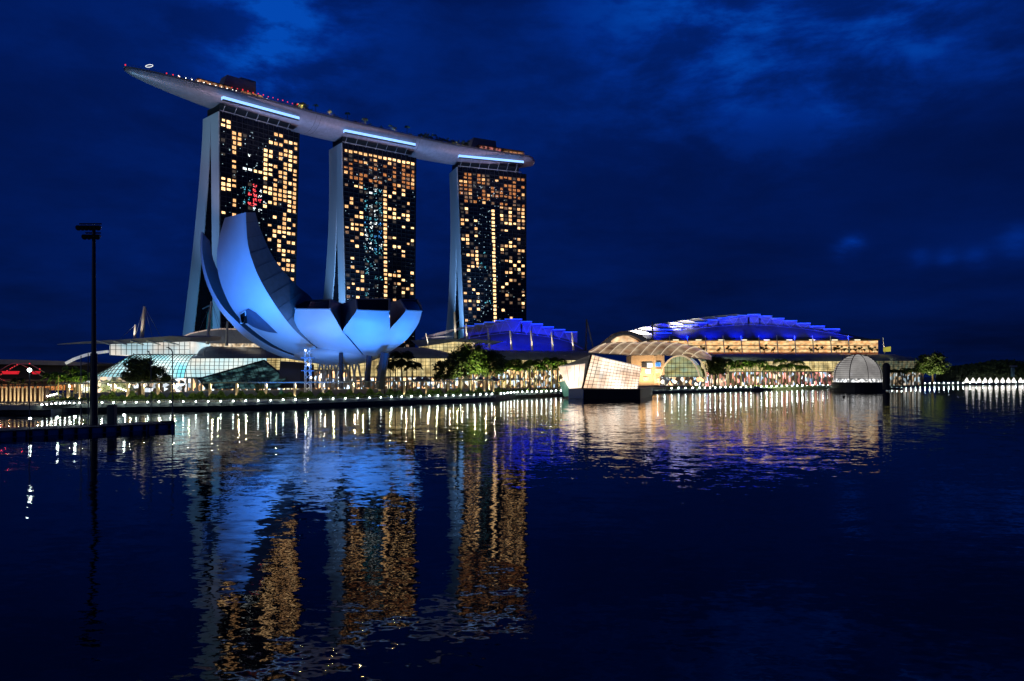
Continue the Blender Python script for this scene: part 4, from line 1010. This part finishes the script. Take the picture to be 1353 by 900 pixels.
# ------------------------------------------------------------------ crystal pavilion on the water
cp = empty('crystal_pavilion', (X(795, 330), 330, 0), 'faceted glass pavilion blazing warm white on a dark island base', 'pavilion')
cg = glow('crystal_glass', (1, .60, .36), (1, .82, .62), 1.7, scale=.12, lo=.35, hi=.62, floor=.5)
cg2 = glow('crystal_glass_side', (1, .66, .44), (1, .90, .76), 2.2, scale=.14, lo=.36, hi=.62, floor=.42)
D = 328
a, b, c, d, e, g = P(738, 485, D + 6), P(773, 481, D), P(781, 469, D + 4), P(847, 484.5, D + 3), P(842, 514, D), P(752, 513.5, D)
fr = P(769.5, 512.5, D - 3); q0 = P(744, 500, D + 4)
left_ = MB(); left_.add([a, b + Vector((0, -.3, 0)), fr, g, q0], [(0, 1, 2, 3, 4)]); left_.build('left_facets', cg2, cp)
mid_ = MB(); k1 = P(797, 473, D + 2); k2 = P(788, 513, D - 1); mid_.add([c, k1, k2, fr], [(0, 1, 2, 3)]); mid_.build('tall_facet', cg, cp)
rt_ = MB(); rt_.add([k1, d, e, k2], [(0, 1, 2, 3)]); rt_.build('right_facet', cg2, cp)
bk = MB(); bk.add([a, c, k1, d, P(840, 512, D + 30), P(770, 512, D + 30), P(772, 476, D + 22), P(832, 484, D + 22)], [(0, 5, 6), (0, 6, 1), (1, 6, 7, 2), (2, 7, 3), (3, 7, 4), (6, 5, 4, 7)]); bk.build('roof_facets', roofm, cp)
f = MB()
for s in [k / 12 for k in range(1, 12)]: f.tube(k1.lerp(d, s) + Vector((0, -.3, 0)), k2.lerp(e, s) + Vector((0, -.3, 0)), .07, n=4)
for s in [k / 9 for k in range(1, 9)]: f.tube(k1.lerp(k2, s) + Vector((0, -.3, 0)), d.lerp(e, s) + Vector((0, -.3, 0)), .08, n=4); f.tube(c.lerp(fr, s) + Vector((0, -.3, 0)), k1.lerp(k2, s) + Vector((0, -.3, 0)), .09, n=4)
for s in (.33, .66): f.tube(c.lerp(k1, s) + Vector((0, -.3, 0)), fr.lerp(k2, s) + Vector((0, -.3, 0)), .14, n=4)
for s in (.3, .6, .8): f.tube(a.lerp(b, s) + Vector((0, -.4, 0)), q0.lerp(fr, s) + Vector((0, -.4, 0)), .08, n=4)
f.build('glazing_bars', mat('bronze_bar', (.25, .14, .08), .5), cp)
f = MB(); f.path([c + Vector((0, -.6, 0)), fr + Vector((0, -.6, 0))], .5); f.build('corner_fin', darkm, cp)
f = MB(); f.path([a, b], .22); f.path([c, k1, d, e], .2); f.build('roof_edge', mat('roof_edge_glow', (.8, .75, .7), emit=(1, .85, .7), estr=.5), cp)  # roof edge brightness is painted-in light, a faint emission
f = MB(); f.slab([Vector((X(752, 326), 326, 0)), Vector((X(772, 320), 320, 0)), Vector((X(846, 322), 322, 0)), Vector((X(862, 372), 372, 0)), Vector((X(748, 372), 372, 0))], (0, 0, 4.3)); f.build('island_base', mat('island_dark', (.015, .016, .02), .5), cp)
f = MB(); f.slab([P(739, 505, 334), P(750, 503, 334), P(757, 523, 326), P(746, 524, 330)], (0, 5, 0)); f.build('glass_prow', mat('prow_glass', (.25, .5, .42), .2, emit=(.15, .5, .35), estr=.22), cp)
f = MB(); f.slab([Vector((X(752, 325.5), 325.5, .1)), Vector((X(771.5, 319.8), 319.8, .1)), Vector((X(771.5, 319.8), 319.8, 4.25)), Vector((X(752, 325.5), 325.5, 4.25))], (-.3, -.3, 0)); f.build('base_panel', mat('navy_panel', (.05, .12, .35), .4), cp)
# footbridge link to the shore
f = MB(); f.slab([P(846, 512.5, 350), P(880, 512, 410), P(880, 514.5, 410), P(846, 515.5, 350)], (0, 6, 0)); tag(f.build('footbridge', darkm), 'dark low footbridge joining the crystal pavilion to the quay', 'bridge')

# ------------------------------------------------------------------ floating glass sphere
sph = empty('sphere_store', (X(1133, 500), 500, 0), 'ribbed glass dome floating on a dark round base at right', 'pavilion')
Cs = Vector((X(1133, 507), 507, 9.5)); Rs = 15.2; zb = 6.0
rows = []
for k in range(15):
    z = zb + (Cs.z + Rs - zb) * k / 14; r = math.sqrt(max(.001, Rs ** 2 - (z - Cs.z) ** 2)); rows.append([Vector((Cs.x + r * math.cos(t), Cs.y + r * math.sin(t), z)) for t in [2 * math.pi * j / 36 for j in range(36)]])
m = glow('sphere_glow', (.62, .58, .56), (.88, .84, .8), .62, scale=.12, floor=.55)
MB().grid(rows, True).build('dome_skin', m, sph, True)
f = MB()
for k in range(1, 14):
    z = zb + (Cs.z + Rs - zb) * k / 14; r = math.sqrt(max(.001, Rs ** 2 - (z - Cs.z) ** 2)) + .15; p = [Vector((Cs.x + r * math.cos(t), Cs.y + r * math.sin(t), z)) for t in [2 * math.pi * j / 36 for j in range(37)]]; f.path(p, .22, 4)
for t in (-math.pi / 2, -math.pi / 2 + .75, -math.pi / 2 - .75, 0, math.pi):
    p = []
    for k in range(15): a = math.asin((zb - Cs.z) / Rs) + (math.pi / 2 - math.asin((zb - Cs.z) / Rs)) * k / 14; p.append(Cs + Vector((math.cos(t) * math.cos(a), math.sin(t) * math.cos(a), math.sin(a))) * (Rs + .25))
    f.path(p, .28 if t != -math.pi / 2 else .18, 5)
f.build('dome_ribs', darkm, sph)
f = MB(); f.tube((Cs.x, Cs.y, 5.9), (Cs.x, Cs.y, 8.2), 15.25, 15.35, 48, cap=False); f.build('sales_floor_light', glow('sphere_floor', (1, .95, .9), (.9, .95, 1), 2.2, scale=.5, lo=.45, hi=.7, floor=.1), sph)
f = MB(); f.tube((Cs.x, Cs.y, 0), (Cs.x, Cs.y, 5.9), 15.4, 16.0, 36); f.tube((Cs.x, Cs.y, .1), (Cs.x, Cs.y, 2.2), 17.5, 17.5, 36); f.build('floating_base', mat('island_dark', (.015, .016, .02), .5), sph)
f = MB(); f.tube(P(1171, 515, 478), P(1171, 484, 478), 2.1, 2.3, 14); f.ball(P(1171, 484, 478), 2.3, 14, 6); tag(f.build('mooring_pile', mat('pile_dark', (.015, .018, .03), .6)), 'thick dark round topped pile standing in the water right of the glass dome', 'pile')
f = MB(); f.slab([P(1150, 512.5, 500), P(1192, 512.5, 500), P(1192, 515.5, 500), P(1150, 515.5, 500)], (0, 8, 0)); tag(f.build('landing_stage', darkm), 'low dark landing stage beside the glass dome', 'jetty')

# ------------------------------------------------------------------ quay lamps
def quay_lamp(loc):
    root = empty('quay_lamp', loc, 'x', 'lamp'); loc = Vector(loc)
    MB().box(loc + Vector((0, -.2, .02)), (.4, .7, .16)).build('base', darkm, root)
    MB().ball(loc + Vector((0, -.55, .34)), .25, 8, 6).build('globe', lampc, root)
    return root
proto = None
lamps_px = []
def lamp_run(x0, x1, n, lab):
    for i in range(n):
        lamps_px.append((lerp(x0, x1, i / max(1, n - 1)), lab))
lamp_run(57, 99, 8, 'white lamp on the curved quay edge left of the floodlight mast')
lamp_run(106, 226, 9, 'white lamp on the quay edge between the floodlight mast and the vault')
lamp_run(243, 457, 14, 'white lamp on the quay edge in front of the museum')
x = 473.0; dx = 15.6
while x < 655: lamps_px.append((x, 'white lamp on the quay edge between the museum and the quay corner')); x += dx; dx *= .952
lamp_run(662, 684, 6, 'white lamp on the short return of the quay near the big tree'); lamp_run(690, 741, 9, 'white lamp on the quay edge just left of the crystal pavilion')
lamp_run(850, 924, 9, 'white lamp on the quay edge before the glazed arch'); lamp_run(931, 1100, 26, 'white lamp on the quay edge before the right hand palm row')
lamp_run(1178, 1265, 15, 'white lamp on the quay edge right of the glass dome'); lamp_run(1272, 1350, 10, 'white lamp on the far quay edge at the right end')
for px, lab in lamps_px:
    D = shore(px) + .25; loc = Vector((X(px, D), D, DECK + .14))
    if proto is None: proto = quay_lamp(loc); o = proto
    else: o = dup(proto, loc)
    s = max(.8, min(1.9, D / 300)) * random.uniform(.8, 1.15); o.scale = (s,) * 3
    o['label'] = lab; o['group'] = 'white lamps along the quay edge'
# quay railing
rl = MB(); n = 260
pts = [Vector((X(px, shore(px) + 1.2), shore(px) + 1.2, DECK + 1.05)) for px in [lerp(-60, 745, i / n) for i in range(n + 1)]]
rl.path(pts, .045, 4)
for p in pts: rl.tube(p - Vector((0, 0, 1.05)), p, .04, n=4)
tag(rl.build('quay_railing', grey), 'thin metal railing running along the quay edge in front of the gardens', 'railing')

# ------------------------------------------------------------------ promenade canopy
def canopy(px0, px1, D0, D1, zt, cols, label):
    root = empty('promenade_canopy', (X((px0 + px1) / 2, (D0 + D1) / 2), (D0 + D1) / 2, DECK), label, 'canopy', 'flat promenade canopies')
    a = Vector((X(px0, D0), D0, zt)); b = Vector((X(px1, D1), D1, zt)); d = (b - a).normalized(); n = Vector((-d.y, d.x, 0))
    f = MB(); f.slab([a, b, b + n * 5, a + n * 5], (0, 0, .45)); f.build('roof', mat('canopy_roof', (.3, .34, .34), .6), root)
    for cx in cols:
        t = (cx - px0) / (px1 - px0); Dc = D0 * D1 / lerp(D1, D0, t); p = Vector((X(cx, Dc), Dc + 1, DECK)); 
        MB().box(p + Vector((0, 0, (zt - DECK) / 2)), (.7, .7, zt - DECK - .1)).build('column', mat('column_cream', (.6, .5, .36), .6), root)
        point(p + Vector((.6, .2, zt - DECK - .8)), 420, (1, .82, .5), .12); point(p + Vector((0, -.9, .4)), 120, (1, .8, .45), .1)
    return root
canopy(270, 462, 248, 272, 7.3, (276, 311.5, 350, 388.5, 426), 'flat promenade canopy in front of the glass pyramid and the tall petal')
canopy(463, 598, 272, 308, 7.5, (465.5, 501, 534, 563, 592), 'flat promenade canopy in front of the museum and the dark palms')
canopy(599, 712, 309, 355, 8.2, (609, 626, 640, 652), 'flat promenade canopy under the big spreading tree')
canopy(128, 228, 240, 246, 7.4, (148, 167, 187, 207, 226), 'flat promenade canopy left, below the dark round tree')
canopy(86, 122, 232, 238, 7.2, (88, 104, 120), 'short promenade canopy behind the floodlight mast')
for i, x in enumerate((481 + 72, 616, 634, 652, 562)):        # white tent tops behind the canopy
    D = 330; p = P(x, 503, D); f = MB(); f.tube(p + Vector((0, 0, -.2)), p + Vector((0, 0, 2.1)), 2.6, .15, 4)
    root = empty('tent', p - Vector((0, 0, p.z - DECK)), 'small grey pointed tent behind the promenade canopy', 'tent', 'small pointed tents'); f.build('tent_roof', grey, root)
    f = MB()
    for dx in (-2, 2): f.tube(Vector((p.x + dx, p.y, DECK)), Vector((p.x + dx * .9, p.y, p.z)), .1)
    f.build('tent_pole', grey, root)
# columns of the left pergola
pg = empty('pergola', (X(25, 215), 215, DECK), 'pergola of glowing cream columns along the far left promenade', 'pergola')
f = MB(); f.slab([P(-40, 509.5, 214), P(62, 508.5, 214), P(62, 510.3, 214), P(-40, 511.3, 214)], (0, 5, 0)); f.build('beam', darkm, pg)
colm = mat('column_lit', (.85, .7, .5), .5)
for i, x in enumerate((-38, -28, -16, -6, 3, 8.5, 14, 19.5, 24.5, 30, 35.5, 41, 46.5, 53, 56.5)):
    a, b = P(x, 511, 213.5), P(x, 530.5, 213.5); MB().tube(b, a, .24, .2, 8).build('column', colm, pg)
f = MB(); f.slab([P(-40, 513, 224), P(60, 513, 224), P(60, 530, 224), P(-40, 530, 224)], (0, 2, 0)); f.build('back_wall', mat('warm_wall', (.07, .045, .03), .8), pg)
for x in (-30, -12, 0, 12, 24, 36, 50): point(P(x, 528, 210.5), 200, (1, .75, .42), .1); point(P(x, 515, 220), 60, (1, .5, .2), .1)
# ramp of lamps
rmp = empty('lit_ramp', P(70, 527, 225), 'sloping garden ramp edged with small white lamps', 'ramp')
f = MB(); f.slab([P(56, 526, 225), P(76, 521, 228), P(76, 524, 228), P(56, 529, 225)], (0, 2, 0)); f.build('ramp_wall', quay_m, rmp)
for i in range(7): MB().ball(P(57 + 3 * i, 525 - .75 * i, 224.5), .24, 6, 4).build('ramp_lamp', lampw, rmp)
for i in range(9): MB().ball(P(143 + 3.4 * i, 508 + 1.2 * i, 262), .26, 6, 4).build('ramp_lamp', lampw, rmp)

# ------------------------------------------------------------------ trees and hedges on shore
spots_t = [
 (184, 505, 262, 14.2, 6.0, 5200, .5, 'round dark tree standing before the glazed vault', leaf_dark),
 (210, 505, 263, 10.8, 3.8, 1800, .45, 'smaller dark tree leaning on the right of the round dark tree', leaf_dark),
 (590, 517, 330, 15.0, 6.2, 2600, .6, 'dark tree at the left edge of the big spreading tree', leaf_dark),
 (622, 516, 340, 22.5, 9.2, 5200, .65, 'big spreading tree above the right end of the promenade canopy', leaf_lit),
 (647, 516, 345, 19.5, 8.0, 4200, .65, 'second big tree, right half of the spreading crown near the quay corner', leaf_dark),
 (608, 516, 334, 15.5, 5.4, 2200, .6, 'very dark low tree inside the left of the big spreading crown', leaf_dark),
 (945, 508, 520, 21, 7.8, 3000, .9, 'dark tree standing above the left end of the right hand palm row', leaf_dark),
 (925, 508, 500, 14, 6.0, 1100, .7, 'olive green tree beside the glazed arch', leaf_lit),
 (1232, 505, 640, 27.5, 12, 4200, 1.2, 'tall dark green tree right of the end hall', leaf_dark),
 (1219, 505, 650, 20, 7, 1600, 1.1, 'lower tree on the left side of the tall dark green tree', leaf_dark),
 (345, 523, 262, 5.6, 2.6, 600, .3, 'small dark round tree below the glass pyramid', leaf_dark),
 (100, 514, 330, 10.5, 4.2, 900, .45, 'yellow green tree at the left foot of the glazed vault', leaf_lit)]
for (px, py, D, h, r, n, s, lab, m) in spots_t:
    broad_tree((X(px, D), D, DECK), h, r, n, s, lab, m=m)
for (x, y, D, p) in ((622, 506, 327, 5000), (645, 508, 332, 5000), (606, 512, 327, 1500), (1219, 497, 622, 9000), (1238, 500, 626, 6000), (925, 503, 488, 5000), (100, 510, 322, 2500)): spot((X(x, D), D - 3, DECK + 1), P(x, y - 28, D + 14), p * 5, (1, .92, .4), 100, rad=.4)
# palms
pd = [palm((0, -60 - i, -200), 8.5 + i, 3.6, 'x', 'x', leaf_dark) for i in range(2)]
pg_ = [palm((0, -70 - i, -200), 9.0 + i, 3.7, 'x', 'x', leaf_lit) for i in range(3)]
used = set()
def put_palm(px, D, z, sc_, kind, label, group):
    src = random.choice(pd if kind == 'd' else pg_); loc = (X(px, D), D, z)
    if src.name not in used: used.add(src.name); o = src; o.location = loc; o.scale = (sc_,) * 3
    else: o = dup(src, loc, random.uniform(0, 6), sc_)
    o['label'] = label; o['group'] = group
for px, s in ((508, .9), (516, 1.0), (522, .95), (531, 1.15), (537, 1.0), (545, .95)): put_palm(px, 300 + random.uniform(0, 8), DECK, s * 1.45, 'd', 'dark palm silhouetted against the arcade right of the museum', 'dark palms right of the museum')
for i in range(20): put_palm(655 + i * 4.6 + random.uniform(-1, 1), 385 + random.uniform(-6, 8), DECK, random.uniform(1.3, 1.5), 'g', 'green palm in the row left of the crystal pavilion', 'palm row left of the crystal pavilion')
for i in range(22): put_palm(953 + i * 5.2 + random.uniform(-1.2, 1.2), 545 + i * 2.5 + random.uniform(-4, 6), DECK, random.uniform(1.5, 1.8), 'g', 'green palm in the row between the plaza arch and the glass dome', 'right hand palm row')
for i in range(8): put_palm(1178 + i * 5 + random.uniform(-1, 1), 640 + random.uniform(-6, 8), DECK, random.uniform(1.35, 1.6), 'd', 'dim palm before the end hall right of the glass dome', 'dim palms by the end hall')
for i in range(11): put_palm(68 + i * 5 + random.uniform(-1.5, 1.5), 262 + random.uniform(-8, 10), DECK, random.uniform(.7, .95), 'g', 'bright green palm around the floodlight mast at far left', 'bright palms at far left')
put_palm(24, 221, DECK, .6, 'g', 'small yellow green palm among the pergola columns', 'bright palms at far left')
for (px, lab) in ((800, 'bush'), (808, 'bush'), (815, 'bush'), (823, 'bush'), (830, 'bush')):
    put_palm(px, 480, Z(478 + (px - 800) * .35, 480) - 9, 1.0, 'd', 'dark palm head showing over the roof of the crystal pavilion', 'palms behind the crystal pavilion')
for i in range(9): spot((X(658 + i * 10, 374), 374, DECK + 1), (X(658 + i * 10, 388), 388, 15), 13e3, (.95, 1, .35), 80)
for i in range(10): spot((X(955 + i * 12, 528), 528, DECK + 1), (X(955 + i * 12, 556), 556, 15), 26e3, (.95, 1, .4), 80)
for i in range(5): spot((X(70 + i * 12, 250), 250, DECK + 1), (X(70 + i * 12, 262), 262, 9), 5e3, (.9, 1, .3), 80)
# hedges: clipped lines of ground cover
hd = MB()
def hedge(px0, px1, D0, D1, h, dens):
    for i in range(int(dens)):
        t = random.random(); px = lerp(px0, px1, t); D = lerp(D0, D1, t) + random.uniform(-1.5, 1.5); z = DECK + random.uniform(0, h) * (.6 + .4 * math.sin(px * .35) * math.sin(px * .13 + 1))
        p = Vector((X(px, D), D, z)); u = Vector((random.uniform(-1, 1), random.uniform(-1, 1), random.uniform(-.5, .5))).normalized() * .34; v = Vector((random.uniform(-.4, .4), -.1, 1)).normalized() * .2
        hd.add([p - u, p - v, p + u, p + v], [(0, 1, 2, 3)])
hedge(240, 462, 240, 262, 3.0, 12000); hedge(462, 660, 262, 315, 3.3, 12000); hedge(125, 240, 232, 240, 3.0, 6500); hedge(655, 742, 368, 380, 1.6, 1800); hedge(845, 1100, 445, 600, 1.8, 3500); hedge(60, 125, 226, 232, 1.5, 1400)
tag(hd.build('hedge', leaf_lit), 'clipped planting along the promenade gardens', None, kind='stuff')
for px, D in ((255, 238), (293, 240), (330, 242), (369, 245), (407, 249), (444, 253), (482, 261), (517, 270), (549, 279), (578, 288), (605, 296), (140, 230), (160, 230), (178, 231), (198, 232), (216, 232)): point(Vector((X(px, D), D - 3, DECK + 3.4)), 270, (1, 1, .45), .1)

# far dark wood and the white pavilions at right
wd_ = MB()
for i in range(5200):
    px = random.uniform(1238, 1420); top = interp([(1238, 492), (1255, 485), (1290, 481), (1310, 477.5), (1330, 476), (1353, 478), (1420, 480)], px); py = random.uniform(top, 503) + random.gauss(0, .4); D = random.uniform(960, 1010)
    p = P(px, py, D); s = random.uniform(1.2, 3); u = Vector((random.uniform(-1, 1), 0, random.uniform(-1, 1))).normalized() * s; v = Vector((-u.z, .3, u.x)) * .6
    wd_.add([p - u, p - v, p + u, p + v], [(0, 1, 2, 3)])
tag(wd_.build('far_wood', leaf_dark), 'dark low wood beyond the far quay at right', None, kind='stuff')
tent_m = mat('tent_lit', (.9, .88, .85), emit=(1, .95, .86), estr=1.5)  # floodlight on the cloth is put in as the cloth's own glow
for i in range(11):
    px = 1277 + i * 7.9 + random.uniform(-1.2, 1.2); D = 955; root = empty('white_marquee', (X(px, D), D, DECK), 'small floodlit white marquee on the far quay at right', 'marquee', 'floodlit white marquees on the far quay')
    b = Vector((X(px, D), D, DECK)); MB().box(b + Vector((0, 0, 1.6)), (3.4, 3, 3.0)).build('tent_wall', tent_m, root)
    MB().tube(b + Vector((0, 0, 3.1)), b + Vector((0, 0, 6.6)), 2.3, .2, 6).build('tent_roof', tent_m, root)

kp = empty('lookout_tower', (X(1339, 960), 960, DECK), 'small dim flat topped kiosk tower in front of the far wood', 'tower')
MB().box(P(1339, 484, 958), (7.5, 4, 2)).build('tower_top', grey, kp); MB().box(P(1338, 492, 958), (3, 3, 12)).build('tower_stem', mat('dim_teal', (.1, .2, .25), .5), kp)

f = MB(); f.slab([P(1170, 459, 660), P(1177, 458, 660), P(1177, 464.5, 660), P(1170, 464.5, 660)], (0, 4, 0)); tag(f.build('lit_kiosk', mat('kiosk_yellow', (.3, .3, .08), emit=(.9, .8, .1), estr=.35)), 'tiny yellow green lit kiosk at the right end of the terrace', 'kiosk')

# ------------------------------------------------------------------ far left: helix bridge and low roof
hx = empty('helix_bridge', (X(20, 290), 290, DECK), 'footbridge wrapped in curving steel tubes with red lights at far left', 'bridge')
D0 = 290
def hp(px, ph, r=4.2): a = (px + 5) / 150 * 2 * math.pi + ph; return Vector((X(px, D0), D0 + r * math.cos(a), Z(493.5, D0) + r * .95 * math.sin(a)))
for ph in (0, math.pi, .5):
    MB().path([hp(x, ph) for x in range(-90, 86, 4)], .17, 5).build('helix_tube', mat('helix_steel', (.5, .42, .42), .35, .4), hx)
f = MB(); f.slab([P(-90, 501, D0 - 3), P(86, 502, D0 - 3), P(86, 504, D0 - 3), P(-90, 503, D0 - 3)], (0, 6, 0)); f.build('deck', mat('bridge_deck', (.12, .1, .1), .7), hx)
for x0, x1 in ((-70, -34), (-26, -2), (2, 24), (41, 52)): MB().slab([P(x0, 490.5, D0), P(x1, 490.5, D0), P(x1 - 2, 494.5, D0), P(x0 + 2, 494.5, D0)], (0, 1, 0)).build('red_screen', redp, hx)
for x in (-70, -58, -44, -30, -18, -8, 0, 5, 8, 12, 17, 43, 61): MB().ball(hp(x, 0) + Vector((0, 0, .2)), .26, 6, 4).build('red_lamp', lampr, hx)
f = MB()
for x in range(-88, 86, 9): f.tube(P(x, 503, D0), P(x, 516 if x < 60 else 510, D0), .35)
f.build('pier', darkm, hx)
for x in (2, 9, 30, -20): point(P(x, 489, D0 - 5), 120, (1, .03, .05), .15)
lb = empty('low_building', (X(40, 420), 420, DECK), 'long low dark building with a pale flat roof behind the footbridge', 'building')
f = MB(); f.slab([P(-100, 474, 420), P(18, 475, 420), P(95, 477.5, 420), P(118, 480, 420), P(105, 483, 420), P(-100, 479.5, 420)], (0, 40, 0)); f.build('roof', mat('low_roof', (.4, .33, .36), .6), lb)
f = MB(); f.slab([P(-100, 479.6, 424), P(108, 483, 424), P(108, 516, 424), P(-100, 516, 424)], (0, 30, 0)); f.build('wall', mat('low_wall', (.04, .03, .03), .8), lb)
for x in range(-60, 104, 14): MB().box(P(x, 512, 422), (5, .5, 3)).build('window', win_m['o'], lb)

# ------------------------------------------------------------------ near pontoon, mast and poles
pt_m = mat('pontoon_grey', (.6, .64, .7), .7, noise=.2, scale=.8)
A0 = Vector((X(-60, 112), 112, 0)); A1 = Vector((X(231, 136), 136, 0)); dd = (A1 - A0).normalized(); nn = Vector((-dd.y, dd.x, 0)); LN = (A1 - A0).length
pon = empty('pontoon', (A0 + A1) / 2, 'long low floating pontoon reaching in from the left edge', 'pontoon')
for k in range(7):
    a = A0 + dd * (LN * k / 7 + .15); b = A0 + dd * (LN * (k + 1) / 7 - .15); f = MB(); f.slab([a + Vector((0, 0, -.3)), b + Vector((0, 0, -.3)), b + nn * 7 + Vector((0, 0, -.3)), a + nn * 7 + Vector((0, 0, -.3))], (0, 0, 1.15)); f.build('float_block', pt_m, pon)
f = MB(); f.slab([A0 + Vector((0, 0, .9)) - nn * .2, A1 + Vector((0, 0, .9)) - nn * .2, A1 + nn * 7.2 + Vector((0, 0, .9)), A0 + nn * 7.2 + Vector((0, 0, .9))], (0, 0, .18)); f.build('deck', mat('pontoon_deck', (.14, .14, .15), .8), pon)
for k in range(15): p = A0 + dd * (LN * (k + .5) / 15) - nn * .35; MB().tube(p + Vector((0, 0, .1)), p + Vector((0, 0, 1.0)), .25, .25, 8).build('fender', black, pon)
f = MB(); rp_ = [A0 + nn * 6.8 + dd * (LN * k / 40) + Vector((0, 0, 2.15)) for k in range(41)]; f.path(rp_, .05, 4)
for p in rp_: f.tube(p - Vector((0, 0, 1.1)), p, .04, n=4)
f.build('railing', grey, pon)
MB().tube(A1 + nn * 3 + Vector((0, 0, -.2)), A1 + nn * 3 + Vector((0, 0, 1.3)), 1.2, 1.2, 14).build('end_bumper', black, pon)
def on_pon(px, off=3.5):
    t0 = (px - CX) / FPX; a = A0 + nn * off; s = (t0 * a.y - a.x) / (dd.x - t0 * dd.y); return a + dd * s + Vector((0, 0, 1.08))
b = on_pon(124); fm = empty('floodlight_mast', b, 'very tall dark mast topped with two rows of unlit floodlights', 'mast')
topz = Z(303, b.y)
MB().tube(b, (b.x, b.y, topz), .46, .28, 12).build('mast_pole', mat('mast_navy', (.02, .03, .06), .6), fm)
MB().tube(b, b + Vector((0, 0, 12.5)), .62, .56, 12).build('mast_sleeve', mat('mast_navy', (.02, .03, .06), .6), fm)
for z, x0, x1 in ((Z(300.5, b.y), 105, 134), (Z(312.5, b.y), 113, 133)):
    MB().tube((X(x0, b.y), b.y, z + .6), (X(x1, b.y), b.y, z + .6), .14).build('crossbar', darkm, fm)
    n = 6 if x0 < 110 else 4
    for k in range(n):
        p = Vector((X(lerp(x0 + 1.5, x1 - 1.5, k / (n - 1)), b.y), b.y - .3, z)); f = MB(); f.tube(p + Vector((0, .3, .1)), p + Vector((0, -.45, -.25)), .26, .5, 10); f.build('floodlight', darkm, fm)
def pole(px, topy, label, hook=0, lamp=False, r=.09):
    b = on_pon(px); root = empty('lamp_post' if (lamp or hook) else 'thin_pole', b, label, 'lamp post' if (lamp or hook) else 'pole'); z = Z(topy, b.y); f = MB()
    if hook: pts = [b, Vector((b.x, b.y, z - .9)), Vector((b.x - .25, b.y, z - .4)), Vector((b.x - hook, b.y, z))]
    else: pts = [b, Vector((b.x, b.y, z))]
    f.path(pts, r, 6); f.build('post', mat('post_grey', (.16, .18, .2), .5), root)
    if lamp: MB().ball(Vector((b.x, b.y, z)), .30, 10, 6).build('lamp_head', lampc, root); 
    elif hook: MB().box(pts[-1], (.5, .2, .12)).build('lamp_head', darkm, root)
pole(39, 489, 'lamp post with a bright white lamp left of the floodlight mast', lamp=True)
pole(107, 470, 'thin grey pole just left of the floodlight mast'); pole(116.5, 467, 'thin grey pole touching the left side of the floodlight mast')
pole(199.5, 464, 'unlit post with a bent top, right of the dark round tree', hook=.5); pole(228, 459, 'unlit post with a bent top at the tip of the pontoon', hook=.9, r=.11)
for i, px in enumerate((39.5, 76, 99, 164)):
    b = on_pon(px, 5.5); root = empty('pontoon_lamp', b, ('low white lamp %s' % ('beneath the tall lamp post', 'second from the left on the pontoon', 'just left of the floodlight mast on the pontoon', 'right of the cabinet on the pontoon')[i]), 'lamp', 'low lamps on the pontoon')
    MB().tube(b, b + Vector((0, 0, 1.3)), .06).build('post', darkm, root); MB().ball(b + Vector((0, 0, 1.5)), .2, 8, 6).build('lamp_head', lampc, root)
b = on_pon(148); cb = empty('cabinet', b, 'tall grey cabinet standing on the pontoon right of the floodlight mast', 'cabinet')
MB().box(b + Vector((0, 0, 1.7)), (1.25, 1.0, 3.3)).build('body', mat('cabinet_grey', (.1, .12, .15), .6), cb); MB().box(b + Vector((0, 0, 3.42)), (1.4, 1.15, .1)).build('lid', darkm, cb); MB().box(b + Vector((0, -.52, 1.6)), (1.0, .05, 2.8)).build('door', mat('cabinet_door', (.08, .1, .12), .5), cb)
# small craft and buoy
bo = empty('moored_boat', (X(1000, 500), 500, 0), 'small dark boat moored before the right hand palm row', 'boat')
f = MB(); hb_ = []
for k in range(9):
    s = k / 8; wv = 2.2 * math.sin(math.pi * min(.98, .12 + s * .8)) ** .6; x = X(992, 500) + 8.4 * s; hb_.append([Vector((x, 500 - wv * .6, .0)), Vector((x, 500 - wv, 1.5 + .3 * s)), Vector((x, 500 + wv, 1.5 + .3 * s)), Vector((x, 500 + wv * .6, 0))])
f.grid(hb_, True); f.f.append(tuple(f.f[0][i] for i in (0, 1)) + (2, 3)); f.build('hull', mat('boat_dark', (.05, .06, .09), .5), bo)
f = MB(); f.box((X(1000, 500), 500, 2.4), (4.4, 2.4, 1.5)); f.build('cabin', mat('boat_cabin', (.2, .24, .3), .5), bo)
by = empty('buoy', (X(1115, 345), 345, 0), 'small dark round buoy floating before the glass dome', 'buoy'); MB().ball((X(1115, 345), 345, .35), .55, 10, 8).build('float', black, by); MB().tube((X(1115, 345), 345, .5), (X(1115, 345), 345, 1.3), .08).build('rod', black, by)
